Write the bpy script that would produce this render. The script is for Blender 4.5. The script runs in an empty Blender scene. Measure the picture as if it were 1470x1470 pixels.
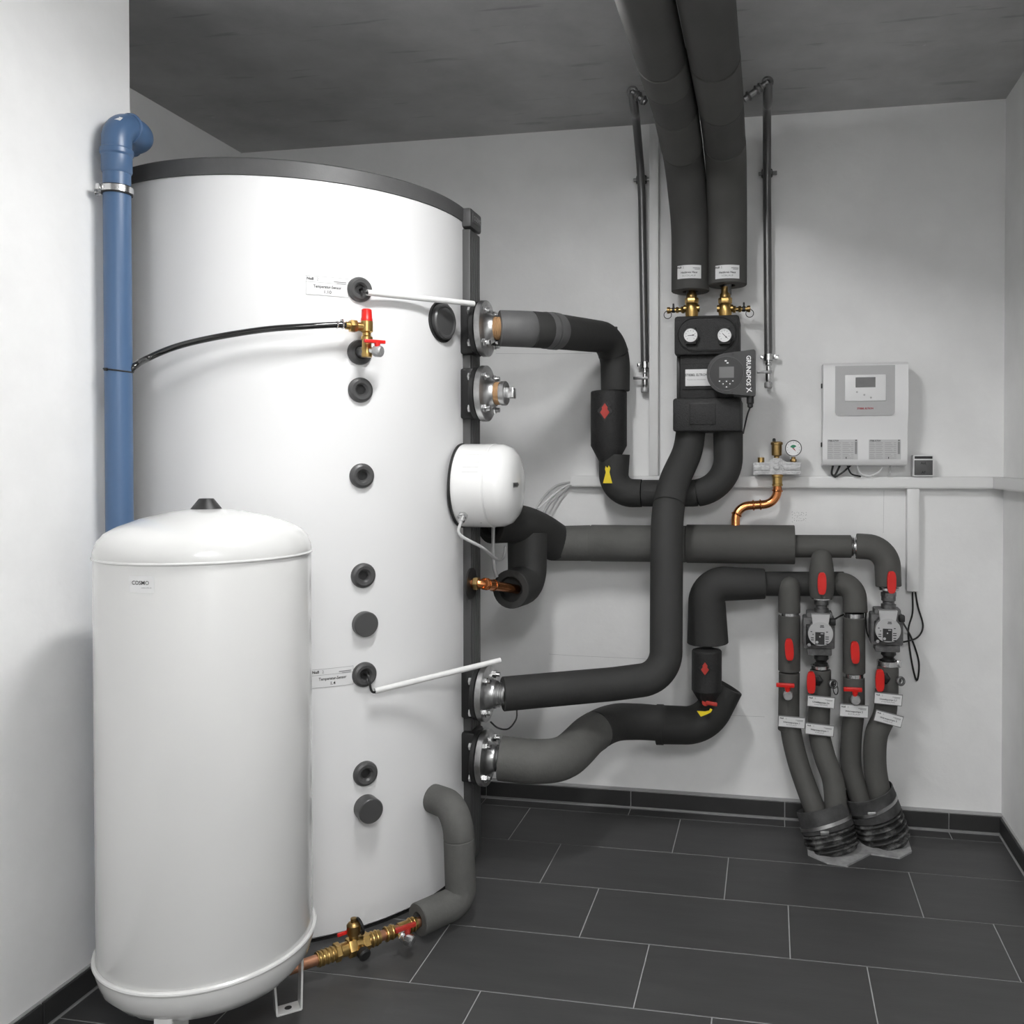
import bpy, bmesh, math
from mathutils import Vector, Matrix

# ------------------------------------------------------------------ camera, world, exposure
F, CX, HY, YAW, CAMH, PIT = 1272.7, 865.6, 681.3, .1858, 1.3867, .0146   # solved from the floor tile grid
SC = bpy.context.scene
COL = SC.collection
cam = bpy.data.cameras.new('camera')
cam.sensor_fit = 'HORIZONTAL'; cam.sensor_width = 36.0
cam.lens = F * 36.0 / 1470.0
cam.shift_x = -(CX - 735.0) / 1470.0
cam.shift_y = (HY - 735.0) / 1470.0
cam.clip_start = .05
cam_ob = bpy.data.objects.new('camera', cam); COL.objects.link(cam_ob)
cam_ob.location = (0, 0, CAMH); cam_ob.rotation_euler = (math.pi / 2 - PIT, 0, YAW)
SC.camera = cam_ob
world = bpy.data.worlds.new('world'); SC.world = world; world.use_nodes = True
world.node_tree.nodes['Background'].inputs[0].default_value = (.5, .5, .5, 1)
world.node_tree.nodes['Background'].inputs[1].default_value = .2
SC.view_settings.view_transform = 'Standard'; SC.view_settings.look = 'None'
SC.view_settings.gamma = 1.0; SC.view_settings.use_curve_mapping = False
SC.view_settings.exposure = 0.0
LAMP_MAIN = (-.57, 1.75, 2.575); LAMP_POWER = 119.0      # ceiling luminaire that throws the wall shadows
FILL_REAR = (.32, -.7, 2.63); FILL_REAR_POWER = 34.0  # unseen panel added behind the camera as soft fill light

# ------------------------------------------------------------------ pixel -> place helpers
_cy, _sy, _cp, _sp = math.cos(YAW), math.sin(YAW), math.cos(PIT), math.sin(PIT)
CAMV = Vector((0, 0, CAMH))
def ray(px, py):
    x = (px - CX) / F; y = (py - HY) / F
    fw = _cp - y * _sp; dn = _sp + y * _cp
    return Vector((_cy * x - _sy * fw, _sy * x + _cy * fw, -dn))
def P(px, py, Y): r = ray(px, py); return CAMV + r * (Y / r.y)
def PX(px, py, X): r = ray(px, py); return CAMV + r * (X / r.x)
def PZ(px, py, Z): r = ray(px, py); return CAMV + r * ((Z - CAMH) / r.z)
def PC(px, py, c, R):
    r = ray(px, py); a = r.x**2 + r.y**2; b = -2 * (r.x * c[0] + r.y * c[1]); q = c[0]**2 + c[1]**2 - R * R
    D = max(b * b - 4 * a * q, 0); return CAMV + r * ((-b - math.sqrt(D)) / (2 * a))
def ppm(p):                                   # pixels per metre at a point
    fw = -_sy * p[0] + _cy * p[1]; d = CAMH - p[2]; return F / (fw * _cp + d * _sp)

# ------------------------------------------------------------------ materials
def mat(name, col, rough=.5, metal=0., var=0., vscale=8., bump=0., bscale=60., coat=0., emit=0., alpha=None, trans=0., stretch=None):
    m = bpy.data.materials.new(name); m.use_nodes = True
    nt = m.node_tree; b = nt.nodes['Principled BSDF']
    if not isinstance(col, (tuple, list)): col = (col, col, col)
    b.inputs['Base Color'].default_value = (*col, 1)
    b.inputs['Roughness'].default_value = rough; b.inputs['Metallic'].default_value = metal
    b.inputs['Coat Weight'].default_value = coat; b.inputs['Coat Roughness'].default_value = .08
    b.inputs['Transmission Weight'].default_value = trans
    if emit: b.inputs['Emission Color'].default_value = (1, 1, 1, 1); b.inputs['Emission Strength'].default_value = emit
    tc = nt.nodes.new('ShaderNodeTexCoord')
    src = tc.outputs['Object']
    if stretch:
        mp = nt.nodes.new('ShaderNodeMapping'); mp.inputs['Scale'].default_value = stretch
        nt.links.new(src, mp.inputs['Vector']); src = mp.outputs['Vector']
    if var:
        n = nt.nodes.new('ShaderNodeTexNoise'); n.inputs['Scale'].default_value = vscale; n.inputs['Detail'].default_value = 6
        n.inputs['Roughness'].default_value = .6
        nt.links.new(src, n.inputs['Vector'])
        r = nt.nodes.new('ShaderNodeValToRGB')
        r.color_ramp.elements[0].position = .3; r.color_ramp.elements[1].position = .7
        r.color_ramp.elements[0].color = (*[c * (1 - var) for c in col], 1)
        r.color_ramp.elements[1].color = (*[min(1, c * (1 + var)) for c in col], 1)
        nt.links.new(n.outputs['Fac'], r.inputs['Fac']); nt.links.new(r.outputs['Color'], b.inputs['Base Color'])
    if bump:
        n2 = nt.nodes.new('ShaderNodeTexNoise'); n2.inputs['Scale'].default_value = bscale; n2.inputs['Detail'].default_value = 4
        nt.links.new(src, n2.inputs['Vector'])
        bp = nt.nodes.new('ShaderNodeBump'); bp.inputs['Strength'].default_value = bump; bp.inputs['Distance'].default_value = .004
        nt.links.new(n2.outputs['Fac'], bp.inputs['Height']); nt.links.new(bp.outputs['Normal'], b.inputs['Normal'])
    return m

def concrete_ceiling():
    m = mat('ceiling_concrete', .43, .55, var=.22, vscale=2.2, bump=.25, bscale=30)
    nt = m.node_tree; b = nt.nodes['Principled BSDF']
    base = b.inputs['Base Color'].links[0].from_socket
    tc = nt.nodes.new('ShaderNodeTexCoord'); mp = nt.nodes.new('ShaderNodeMapping'); mp.inputs['Scale'].default_value = (1.2, 9, 1)
    nt.links.new(tc.outputs['Object'], mp.inputs['Vector'])
    n = nt.nodes.new('ShaderNodeTexNoise'); n.inputs['Scale'].default_value = 3.2; n.inputs['Detail'].default_value = 8
    nt.links.new(mp.outputs['Vector'], n.inputs['Vector'])
    r = nt.nodes.new('ShaderNodeValToRGB'); r.color_ramp.elements[0].position = .30; r.color_ramp.elements[1].position = .37
    r.color_ramp.elements[0].color = (.70, .70, .70, 1); r.color_ramp.elements[1].color = (1, 1, 1, 1)
    nt.links.new(n.outputs['Fac'], r.inputs['Fac'])
    mx = nt.nodes.new('ShaderNodeMix'); mx.data_type = 'RGBA'; mx.blend_type = 'MULTIPLY'; mx.inputs[0].default_value = .8
    nt.links.new(base, mx.inputs[6]); nt.links.new(r.outputs['Color'], mx.inputs[7])
    # pale scratches and specks
    n2 = nt.nodes.new('ShaderNodeTexNoise'); n2.inputs['Scale'].default_value = 26; n2.inputs['Detail'].default_value = 5
    nt.links.new(tc.outputs['Object'], n2.inputs['Vector'])
    r2 = nt.nodes.new('ShaderNodeValToRGB'); r2.color_ramp.elements[0].position = .70; r2.color_ramp.elements[1].position = .78
    r2.color_ramp.elements[0].color = (0, 0, 0, 1); r2.color_ramp.elements[1].color = (.5, .5, .5, 1)
    nt.links.new(n2.outputs['Fac'], r2.inputs['Fac'])
    m2 = nt.nodes.new('ShaderNodeMix'); m2.data_type = 'RGBA'; m2.inputs[7].default_value = (.6, .6, .6, 1)
    nt.links.new(r2.outputs['Color'], m2.inputs[0]); nt.links.new(mx.outputs[2], m2.inputs[6])
    nt.links.new(m2.outputs[2], b.inputs['Base Color'])
    return m

M = dict(
    plaster=mat('white_plaster', (.80, .80, .795), .85, var=.05, vscale=3.5, bump=.18, bscale=45),
    ceiling=concrete_ceiling(),
    tile=mat('anthracite_tile', .052, .48, var=.16, vscale=5, bump=.05, bscale=40, stretch=(.6, 3.5, 1)),
    skirt=mat('anthracite_skirting', .03, .5, var=.12, vscale=5, bump=.05, bscale=40),
    grout=mat('grey_grout', .36, .9, var=.08, vscale=30),
    tank=mat('white_tank_jacket', (.78, .78, .78), .42, bump=.02, bscale=150),
    vessel=mat('white_enamel', (.65, .65, .64), .2, coat=.5),
    heater=mat('white_heater_paint', (.85, .85, .84), .22, coat=.4),
    ring=mat('grey_plastic', .085, .5, var=.06, vscale=40, bump=.06, bscale=200),
    strip=mat('dark_plastic_strip', .062, .5, bump=.05, bscale=120),
    rosette=mat('grey_rubber', .065, .38, bump=.04, bscale=160),
    foam=mat('dark_foam', (.028, .028, .027), .75, var=.10, vscale=9, bump=.20, bscale=55),
    foam_lt=mat('worn_grey_foam', (.102, .102, .096), .8, var=.14, vscale=10, bump=.32, bscale=85),
    foam_mid=mat('olive_grey_foam', (.078, .077, .072), .75, var=.08, vscale=7, bump=.14, bscale=50),
    foam_pipe=mat('charcoal_foam', (.062, .061, .058), .75, var=.08, vscale=7, bump=.14, bscale=50),
    tape=mat('grey_tape', .10, .55, var=.1, vscale=20, bump=.1, bscale=60),
    black=mat('black_plastic', .012, .45, bump=.05, bscale=150),
    epp=mat('black_moulded_foam', .015, .62, var=.35, vscale=160, bump=.5, bscale=260),
    rubber=mat('black_rubber', .01, .5),
    hose=mat('black_glossy_hose', .012, .12, coat=.6),
    steel=mat('galvanised_steel', .52, .34, 1.0, var=.22, vscale=22, bump=.1, bscale=60),
    chrome=mat('bright_metal', .68, .22, 1.0, bump=.05, bscale=90),
    dkmetal=mat('dark_metal', .20, .42, .9, var=.3, vscale=50),
    castal=mat('cast_aluminium', .42, .5, .55, var=.2, vscale=60, bump=.5, bscale=140),
    brass=mat('brass', (.50, .33, .12), .3, 1.0, var=.16, vscale=30),
    brass_dk=mat('aged_brass', (.33, .22, .09), .38, 1.0, var=.2, vscale=30),
    copper=mat('copper', (.66, .26, .10), .24, 1.0, var=.2, vscale=18),
    copper_dull=mat('dull_copper', (.50, .25, .15), .42, .9, var=.25, vscale=16),
    hemp=mat('hemp_thread', (.36, .21, .10), .8, bump=.5, bscale=120),
    red=mat('red_plastic', (.62, .012, .008), .35),
    red_dk=mat('dull_red_plastic', (.42, .03, .02), .5),
    yellow=mat('yellow_plastic', (.80, .62, .02), .4),
    blue=mat('blue_plastic_pipe', (.065, .125, .235), .35),
    white=mat('white_plastic', (.74, .74, .74), .4),
    trunk=mat('white_trunking', (.74, .74, .735), .45),
    conduit=mat('white_conduit', (.78, .78, .77), .45),
    cable=mat('grey_cable', (.45, .45, .45), .5),
    ventpipe=mat('grey_steel_tube', .14, .35, .6),
    panel=mat('light_grey_panel', .42, .45),
    screen=mat('dark_display', .10, .2),
    lcd=mat('grey_lcd', .16, .25),
    paper=mat('white_paper', .74, .6),
    paper_grey=mat('grey_paper', .52, .6),
    tagcover=mat('clear_grey_plastic', .20, .35),
    ink=mat('black_ink', .02, .6), ink_grey=mat('grey_ink', .25, .6), ink_red=mat('red_ink', (.35, .02, .03), .6),
    ink_white=mat('white_ink', .8, .5), ink_green=mat('green_ink', (.02, .2, .1), .6),
    pumphead=mat('pump_head_dark', .022, .42, bump=.08, bscale=180),
    pumpgrey=mat('pump_shell_grey', .13, .6, var=.25, vscale=60, bump=.4, bscale=150),
    silver=mat('silver_cover', .50, .35, .35),
    sleeve=mat('dusty_black_sleeve', (.05, .05, .05), .7, var=.6, vscale=14, bump=.4, bscale=40),
    sleeve_rib=None,
    mortar=mat('grey_mortar', .30, .95, var=.25, vscale=25, bump=.6, bscale=50),
    lampbody=mat('lamp_housing', .8, .4),
)

def smeared():
    m = mat('mortar_smeared_pipe', .016, .6, bump=.4, bscale=40); nt = m.node_tree; b = nt.nodes['Principled BSDF']
    tc = nt.nodes.new('ShaderNodeTexCoord'); n = nt.nodes.new('ShaderNodeTexNoise'); n.inputs['Scale'].default_value = 22; n.inputs['Detail'].default_value = 8; n.inputs['Roughness'].default_value = .7
    nt.links.new(tc.outputs['Object'], n.inputs['Vector'])
    r = nt.nodes.new('ShaderNodeValToRGB'); r.color_ramp.elements[0].position = .50; r.color_ramp.elements[1].position = .66
    r.color_ramp.elements[0].color = (.014, .014, .014, 1); r.color_ramp.elements[1].color = (.17, .17, .167, 1)
    nt.links.new(n.outputs['Fac'], r.inputs['Fac']); nt.links.new(r.outputs['Color'], b.inputs['Base Color']); return m
M['sleeve_rib'] = smeared()

# ------------------------------------------------------------------ mesh builder
def basis(axis):
    a = Vector(axis).normalized(); t = Vector((0, 0, 1)) if abs(a.z) < .9 else Vector((0, 1, 0))
    u = t.cross(a).normalized(); v = a.cross(u); return u, v, a
class MB:
    def __init__(s): s.v = []; s.f = []
    def tube(s, path, rad, seg=24, cap=True, open0=0., open1=0.):
        """swept tube; open0/open1: inner radius of a hollow end"""
        path = [Vector(p) for p in path]; n = len(path)
        if not isinstance(rad, (list, tuple)): rad = [rad] * n
        T = [((path[min(i + 1, n - 1)] - path[max(i - 1, 0)])).normalized() for i in range(n)]
        u, v, _ = basis(T[0]); rings = []
        for i in range(n):
            if i:
                ax = T[i - 1].cross(T[i]); 
                if ax.length > 1e-8:
                    R = Matrix.Rotation(T[i - 1].angle(T[i]), 3, ax.normalized()); u = R @ u
            u = (u - T[i] * u.dot(T[i])).normalized(); v = T[i].cross(u)
            b = len(s.v)
            for k in range(seg):
                a = 2 * math.pi * k / seg; s.v.append(path[i] + (u * math.cos(a) + v * math.sin(a)) * rad[i])
            rings.append(b)
            if i == 0: uv0 = (u.copy(), v.copy())
            if i == n - 1: uv1 = (u.copy(), v.copy())
        for i in range(n - 1):
            a, b = rings[i], rings[i + 1]
            for k in range(seg):
                k2 = (k + 1) % seg; s.f.append((a + k, a + k2, b + k2, b + k))
        def end(ring, p, uv, t, inner, flip):
            if inner:
                r1 = len(s.v)
                for dep in (0, .03):
                    for k in range(seg):
                        a = 2 * math.pi * k / seg; s.v.append(p + t * dep + (uv[0] * math.cos(a) + uv[1] * math.sin(a)) * inner)
                for k in range(seg):
                    k2 = (k + 1) % seg
                    q = [(ring + k2, ring + k, r1 + k, r1 + k2), (r1 + k2, r1 + k, r1 + seg + k, r1 + seg + k2)]
                    for g in q: s.f.append(g if not flip else g[::-1])
                g = tuple(r1 + seg + k for k in range(seg)); s.f.append(g[::-1] if not flip else g)
            elif cap:
                g = tuple(ring + k for k in range(seg)); s.f.append(g[::-1] if not flip else g)
        end(rings[0], path[0], uv0, T[0], open0, False)
        end(rings[-1], path[-1], uv1, -T[-1], open1, True)
        return s
    def cyl(s, a, b, r, r2=None, seg=20): return s.tube([a, b], [r, r if r2 is None else r2], seg)
    def lathe(s, prof, o, axis, seg=32, poly=None):
        """prof: (radius, height) along the axis"""
        u, v, a = basis(axis); o = Vector(o); rings = []
        for r, h in prof:
            if r < 1e-6: s.v.append(o + a * h); rings.append((len(s.v) - 1,))
            else:
                b = len(s.v)
                for k in range(seg):
                    t = 2 * math.pi * k / seg; s.v.append(o + a * h + (u * math.cos(t) + v * math.sin(t)) * r)
                rings.append(tuple(range(b, b + seg)))
        for A, B in zip(rings[:-1], rings[1:]):
            for k in range(seg):
                k2 = (k + 1) % seg
                if len(A) == 1 and len(B) == 1: continue
                if len(A) == 1: s.f.append((A[0], B[k2], B[k]))
                elif len(B) == 1: s.f.append((A[k], A[k2], B[0]))
                else: s.f.append((A[k], A[k2], B[k2], B[k]))
        return s
    def box(s, c, size, R=None, bev=0., seg=2):
        bm = bmesh.new(); bmesh.ops.create_cube(bm, size=1)
        for q in bm.verts: q.co = Vector((q.co.x * size[0], q.co.y * size[1], q.co.z * size[2]))
        if bev: bmesh.ops.bevel(bm, geom=bm.edges[:], offset=bev, segments=seg, profile=.5, affect='EDGES')
        bm.verts.index_update(); b = len(s.v); c = Vector(c)
        for q in bm.verts: s.v.append(c + (R @ q.co if R else q.co))
        for q in bm.faces: s.f.append(tuple(b + w.index for w in q.verts))
        bm.free(); return s
    def span(s, a, b, bev=0., seg=2):
        a, b = Vector(a), Vector(b); d = b - a
        return s.box((a + b) / 2, (abs(d.x), abs(d.y), abs(d.z)), None, bev, seg)
    def prism(s, poly, o, ux, uy, depth):
        """extrude polygon (u,v) from plane o by depth along ux x uy (both signs)"""
        o, ux, uy = Vector(o), Vector(ux), Vector(uy); n = ux.cross(uy).normalized(); b = len(s.v); m = len(poly)
        for d in (0, depth):
            for p in poly: s.v.append(o + ux * p[0] + uy * p[1] + n * d)
        A = tuple(range(b, b + m)); B = tuple(range(b + m, b + 2 * m))
        if depth >= 0: s.f += [A[::-1], B]; s.f += [(A[k], A[(k + 1) % m], B[(k + 1) % m], B[k]) for k in range(m)]
        else: s.f += [A, B[::-1]]; s.f += [(A[(k + 1) % m], A[k], B[k], B[(k + 1) % m]) for k in range(m)]
        return s
    def torus(s, c, axis, R, r, seg=28, sub=8):
        prof = [(R + r * math.cos(2 * math.pi * k / sub), r * math.sin(2 * math.pi * k / sub)) for k in range(sub + 1)]
        return s.lathe(prof, c, axis, seg)
    def hexnut(s, c, axis, r, h, r_in=0): return s.lathe([(0, 0), (r * .93, 0), (r, h * .12), (r, h * .88), (r * .93, h), (0, h)], c, axis, 6)
    def grid(s, w, h, mapf, nx=8):
        b = len(s.v)
        for j in range(2):
            for i in range(nx + 1): s.v.append(Vector(mapf(-w / 2 + w * i / nx, -h / 2 + h * j)))
        for i in range(nx): s.f.append((b + i, b + i + 1, b + nx + 2 + i, b + nx + 1 + i))
        return s
    def build(s, name, material, parent=None, ang=32):
        o = Vector((0, 0, 0)); q = parent
        while q is not None: o += q.location; q = q.parent
        me = bpy.data.meshes.new(name); me.from_pydata([tuple(p - o) for p in s.v], [], s.f); me.update()
        bm = bmesh.new(); bm.from_mesh(me); bmesh.ops.remove_doubles(bm, verts=bm.verts, dist=1e-6); bm.to_mesh(me); bm.free()
        me.polygons.foreach_set('use_smooth', [True] * len(me.polygons)); me.set_sharp_from_angle(angle=math.radians(ang))
        me.materials.append(M[material] if isinstance(material, str) else material)
        ob = bpy.data.objects.new(name, me); COL.objects.link(ob)
        if parent is not None: ob.parent = parent
        return ob
def thing(name, label, cat, loc, group=None):
    o = bpy.data.objects.new(name, None); COL.objects.link(o); o.location = loc; o.empty_display_size = .05
    o['label'] = label; o['category'] = cat
    if group: o['group'] = group
    return o
def tag(o, label, cat, group=None):
    o['label'] = label; o['category'] = cat
    if group: o['group'] = group
    return o
def struct(o, label=None, cat=None):
    o['kind'] = 'structure'
    if label: o['label'] = label; o['category'] = cat
    return o
def part(p, label): p['label'] = label; return p

# ------------------------------------------------------------------ paths
def fillet(pts, r, n=10):
    pts = [Vector(p) for p in pts]; out = [pts[0]]
    rr = r if isinstance(r, (list, tuple)) else [r] * (len(pts) - 2)
    for i in range(1, len(pts) - 1):
        a = (pts[i - 1] - pts[i]); b = (pts[i + 1] - pts[i]); la, lb = a.length, b.length; a.normalize(); b.normalize()
        th = a.angle(b)
        if th > 3.1: out.append(pts[i]); continue
        d = min(rr[i - 1] / math.tan(th / 2), la * .49 if i > 1 else la * .98, lb * .49 if i < len(pts) - 2 else lb * .98)
        R = d * math.tan(th / 2); bis = (a + b).normalized(); c = pts[i] + bis * (R / math.sin(th / 2))
        s0 = pts[i] + a * d - c; s1 = pts[i] + b * d - c; tot = s0.angle(s1); ax = s0.cross(s1).normalized()
        for k in range(n + 1): out.append(c + Matrix.Rotation(tot * k / n, 3, ax) @ s0)
    out.append(pts[-1]); return out
def smooth(pts, n=8):
    p = [Vector(q) for q in pts]; p = [p[0] * 2 - p[1]] + p + [p[-1] * 2 - p[-2]]; out = []
    for i in range(1, len(p) - 2):
        for k in range(n):
            t = k / n; a, b, c, d = p[i - 1], p[i], p[i + 1], p[i + 2]
            out.append(.5 * ((2 * b) + (c - a) * t + (2 * a - 5 * b + 4 * c - d) * t * t + (3 * b - a - 3 * c + d) * t**3))
    out.append(p[-2]); return out
def lens(path):
    L = [0.]
    for a, b in zip(path[:-1], path[1:]): L.append(L[-1] + (b - a).length)
    return L
def sub(path, t0, t1):
    L = lens(path); T = L[-1]; a, b = t0 * T, t1 * T; out = []
    def at(s):
        for i in range(len(L) - 1):
            if L[i + 1] >= s - 1e-9:
                k = (s - L[i]) / max(L[i + 1] - L[i], 1e-9); return path[i].lerp(path[i + 1], k)
        return path[-1]
    out = [at(a)] + [p for p, l in zip(path, L) if a + .004 < l < b - .004] + [at(b)]; return out
def radl(path, r0, r1):
    L = lens(path); return [r0 + (r1 - r0) * l / L[-1] for l in L]
def sleeve(path, r0, r1, material, parent, name='insulation_sleeve', open0=0., open1=0., seg=28):
    """foam sleeve with softly rounded end edges"""
    L = lens(path); T = L[-1]; e = .0025
    p = sub(path, e / T, 1 - e / T); pts = [path[0]] + p + [path[-1]]
    r = radl(p, r0, r1); rr = [r0 - e] + r + [r1 - e]
    return MB().tube(pts, rr, seg, True, open0, open1).build(name, material, parent)
# ------------------------------------------------------------------ lettering and stickers
def planar(o, ux, uy, lift=.0008):
    o, ux, uy = Vector(o), Vector(ux).normalized(), Vector(uy).normalized(); n = ux.cross(uy)
    return lambda x, y, l=0.: o + ux * x + uy * y + n * (lift + l)
def cylmap(c, R, az, z, tilt=0., lift=.0008):
    def f(x, y, l=0.):
        X = x * math.cos(tilt) - y * math.sin(tilt); Y = x * math.sin(tilt) + y * math.cos(tilt)
        a = az + X / R; rr = R + lift + l; return Vector((c[0] + rr * math.cos(a), c[1] + rr * math.sin(a), z + Y))
    return f
def lifted(m, l0=.0006): return lambda x, y, l=0.: m(x, y, l + l0)
def shift(m, dx, dy): return lambda x, y, l=0.: m(x + dx, y + dy, l)
def text(s, size, mapf, material, parent, name='lettering', bold=0., width=None, rot=0.):
    cu = bpy.data.curves.new('t', 'FONT'); cu.body = s; cu.size = size; cu.align_x = 'CENTER'; cu.align_y = 'CENTER'
    cu.resolution_u = 2; cu.offset = bold
    ob = bpy.data.objects.new('t', cu); COL.objects.link(ob)
    bpy.context.view_layer.update()
    me = bpy.data.meshes.new_from_object(ob.evaluated_get(bpy.context.evaluated_depsgraph_get()))
    xs = [v.co.x for v in me.vertices] or [0]; k = width / max(max(xs) - min(xs), 1e-6) if width else 1.
    mb = MB()
    for v in me.vertices:
        x, y = v.co.x * k, v.co.y
        x, y = x * math.cos(rot) - y * math.sin(rot), x * math.sin(rot) + y * math.cos(rot)
        mb.v.append(Vector(mapf(x, y)))
    mb.f = [tuple(p.vertices) for p in me.polygons]
    bpy.data.objects.remove(ob); bpy.data.curves.remove(cu); bpy.data.meshes.remove(me)
    return mb.build(name, material, parent)
def label_print(mapf, w, h, title, line2, parent):
    lift = lifted(mapf)
    text('Nuß', h * .20, shift(lift, -w * .40, h * .34), 'ink', parent, 'logo', bold=h * .006)
    text('2', h * .22, shift(lift, -w * .23, h * .33), 'ink_grey', parent, 'logo_mark')
    mb = MB(); mb.grid(w * .3, h * .05, shift(lift, w * .3, h * .27), 4); mb.grid(w * .22, h * .04, shift(lift, w * .33, h * .18), 4)
    mb.build('fine_print', 'ink_grey', parent)
    text(title, h * .22, shift(lift, 0, -h * .05), 'ink', parent, 'title_text', bold=h * .004, width=w * .66)
    if line2: text(line2, h * .2, shift(lift, 0, -h * .3), 'ink_grey', parent, 'line_text')

# ================================================================== THE ROOM
WY = 3.52; XL = -2.262; XN = -1.748; YN = 2.19; XR = .856; YF = -2.4; HC = 2.7295
def wall(name, a, b, material='plaster'): return struct(MB().span(a, b).build(name, material))
fl = struct(MB().span((XL - .1, YF - .1, -.12), (XR + .1, WY + .1, -.0015)).build('floor', 'grout'))
wall('ceiling', (XL - .1, YF - .1, HC), (XR + .1, WY + .1, HC + .15), 'ceiling')
wall_back = wall('wall_back', (XL - .1, WY, 0), (XR + .1, WY + .12, HC))
wall('wall_right', (XR, YF, 0), (XR + .12, WY, HC))
wall('wall_left', (XL - .12, YF, 0), (XN, YN, HC))
wall('wall_recess', (XL - .12, YN, 0), (XL, WY, HC))
wall('wall_front', (XN, YF - .12, 0), (XR + .12, YF, HC))
# floor tiles, 60 x 30 in one-third bond
TW, TD, G, Y0 = .600, .300, .003, 3.4163
cache = {}
def tile(x0, x1, y0, y1):
    w, d = round(x1 - x0, 4), round(y1 - y0, 4)
    if w < .01 or d < .01: return
    if (w, d) not in cache:
        c = .0012; mb = MB()
        mb.v = [Vector(p) for p in ((0, 0, -.004), (w, 0, -.004), (w, d, -.004), (0, d, -.004), (0, 0, -c), (w, 0, -c), (w, d, -c), (0, d, -c),
                                    (c, c, 0), (w - c, c, 0), (w - c, d - c, 0), (c, d - c, 0))]
        mb.f = [(8, 9, 10, 11)] + [(a, (a + 1) % 4, 4 + (a + 1) % 4, 4 + a) for a in range(4)] + [(4 + a, 4 + (a + 1) % 4, 8 + (a + 1) % 4, 8 + a) for a in range(4)]
        o = mb.build('floor_tile', 'tile', fl); cache[(w, d)] = o.data
    else:
        o = bpy.data.objects.new('floor_tile', cache[(w, d)]); COL.objects.link(o); o.parent = fl
    o.location = (x0, y0, 0)
BBY = WY - .035                                       # face of the skirting
for r in range(-1, 20):
    yt = BBY - .004 if r < 0 else Y0 - r * (TD + G); yb = Y0 - (r + 1) * (TD + G) + G
    if yb < YF: yb = YF + .002
    if yt < YF: break
    off = -.9380 + .1985 * (r % 3); k = -4
    while off + k * (TW + G) < XR:
        a = off + k * (TW + G); b = a + TW; k += 1
        lim = XL if yb > YN else XN
        a2, b2 = max(a, lim + .012), min(b, XR - .016)
        if b2 - a2 > .02: tile(a2, b2, yb, yt)
# skirting tiles
def skirting(name, p0, p1, inward, cuts, h=.068):
    """tile skirting along p0->p1 (metres along the run), grout bed behind"""
    p0, p1 = Vector(p0), Vector(p1); d = (p1 - p0); L = d.length; d.normalize(); n = Vector(inward)
    bed = MB(); t0 = .030 if name == 'baseboard_back' else .008
    c = (p0 + p1) / 2 + n * (t0 / 2) + Vector((0, 0, (h + .003) / 2)); R = Matrix((d, n, Vector((0, 0, 1)))).transposed()
    bed.box(c, (L, t0, h + .003), R)
    b = struct(bed.build(name, 'grout'))
    ks = [0.] + [q for q in cuts if 0 < q < L] + [L]
    for a, e in zip(ks[:-1], ks[1:]):
        if e - a < .02: continue
        m = MB(); cc = p0 + d * ((a + e) / 2) + n * (t0 + .003) + Vector((0, 0, .010 + (h - .010) / 2))
        m.box(cc, (e - a - .004, .008, h - .010), R, .001, 1); m.build('skirting_tile', 'skirt', b)
    return b
x0 = XL
skirting('baseboard_back', (x0, WY, 0), (XR, WY, 0), (0, -1, 0), [q - x0 for q in (-1.748, -1.145, -.542, .061, .664)])
skirting('baseboard_right', (XR, WY - .04, 0), (XR, YF, 0), (-1, 0, 0), [.45 + .603 * k for k in range(10)])
skirting('baseboard_left', (XN, YF, 0), (XN, YN, 0), (1, 0, 0), [(YN - YF) - .34 - .603 * k for k in range(7)][::-1])

# ceiling lamp plus an added rear fill panel (outside the picture, the only lights)
def luminaire(c, power, label, ln, w):
    t = thing('ceiling_lamp_or_fill', label, 'lamp', (c[0], c[1], HC))
    MB().span((c[0] - w / 2 - .015, c[1] - ln / 2 - .015, c[2] + .014), (c[0] + w / 2 + .015, c[1] + ln / 2 + .015, HC), .004).build('housing', 'lampbody', t)
    m = mat('lamp_diffuser', .9, .5, emit=power)
    MB().span((c[0] - w / 2, c[1] - ln / 2, c[2] - .004), (c[0] + w / 2, c[1] + ln / 2, c[2] + .016), .003).build('diffuser', m, t)
luminaire(LAMP_MAIN, LAMP_POWER, 'narrow white ceiling lamp beside the hanging heating pipes', .55, .12)
luminaire(FILL_REAR, FILL_REAR_POWER, 'wide white fill panel added on the ceiling behind the camera', 1.2, .6)

# ================================================================== BUFFER TANK
TC = (-1.610, 2.840); TR = .597; TH = 2.240
tank = thing('buffer_tank', 'tall white cylindrical buffer tank with dark grey top ring and flanged side ports', 'tank', (TC[0], TC[1], 0))
body = MB().lathe([(0, .005), (TR - .012, .005), (TR, .015), (TR, TH - .052), (TR - .004, TH - .046)], (*TC, 0), (0, 0, 1), 128).build('jacket', 'tank', tank)
MB().lathe([(TR - .012, 0), (TR - .004, .0), (TR - .004, .006), (TR - .012, .006)], (*TC, 0), (0, 0, 1), 96).build('base_gap', 'black', tank)
MB().lathe([(TR - .01, TH - .052), (TR + .004, TH - .050), (TR + .005, TH - .006), (TR - .004, TH), (TR - .03, TH), (0, TH + .004)], (*TC, 0), (0, 0, 1), 128).build('top_ring', 'ring', tank)
def cyl_frame(p):
    n = Vector((p[0] - TC[0], p[1] - TC[1], 0)).normalized(); return n, Vector((-n.y, n.x, 0))
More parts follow.
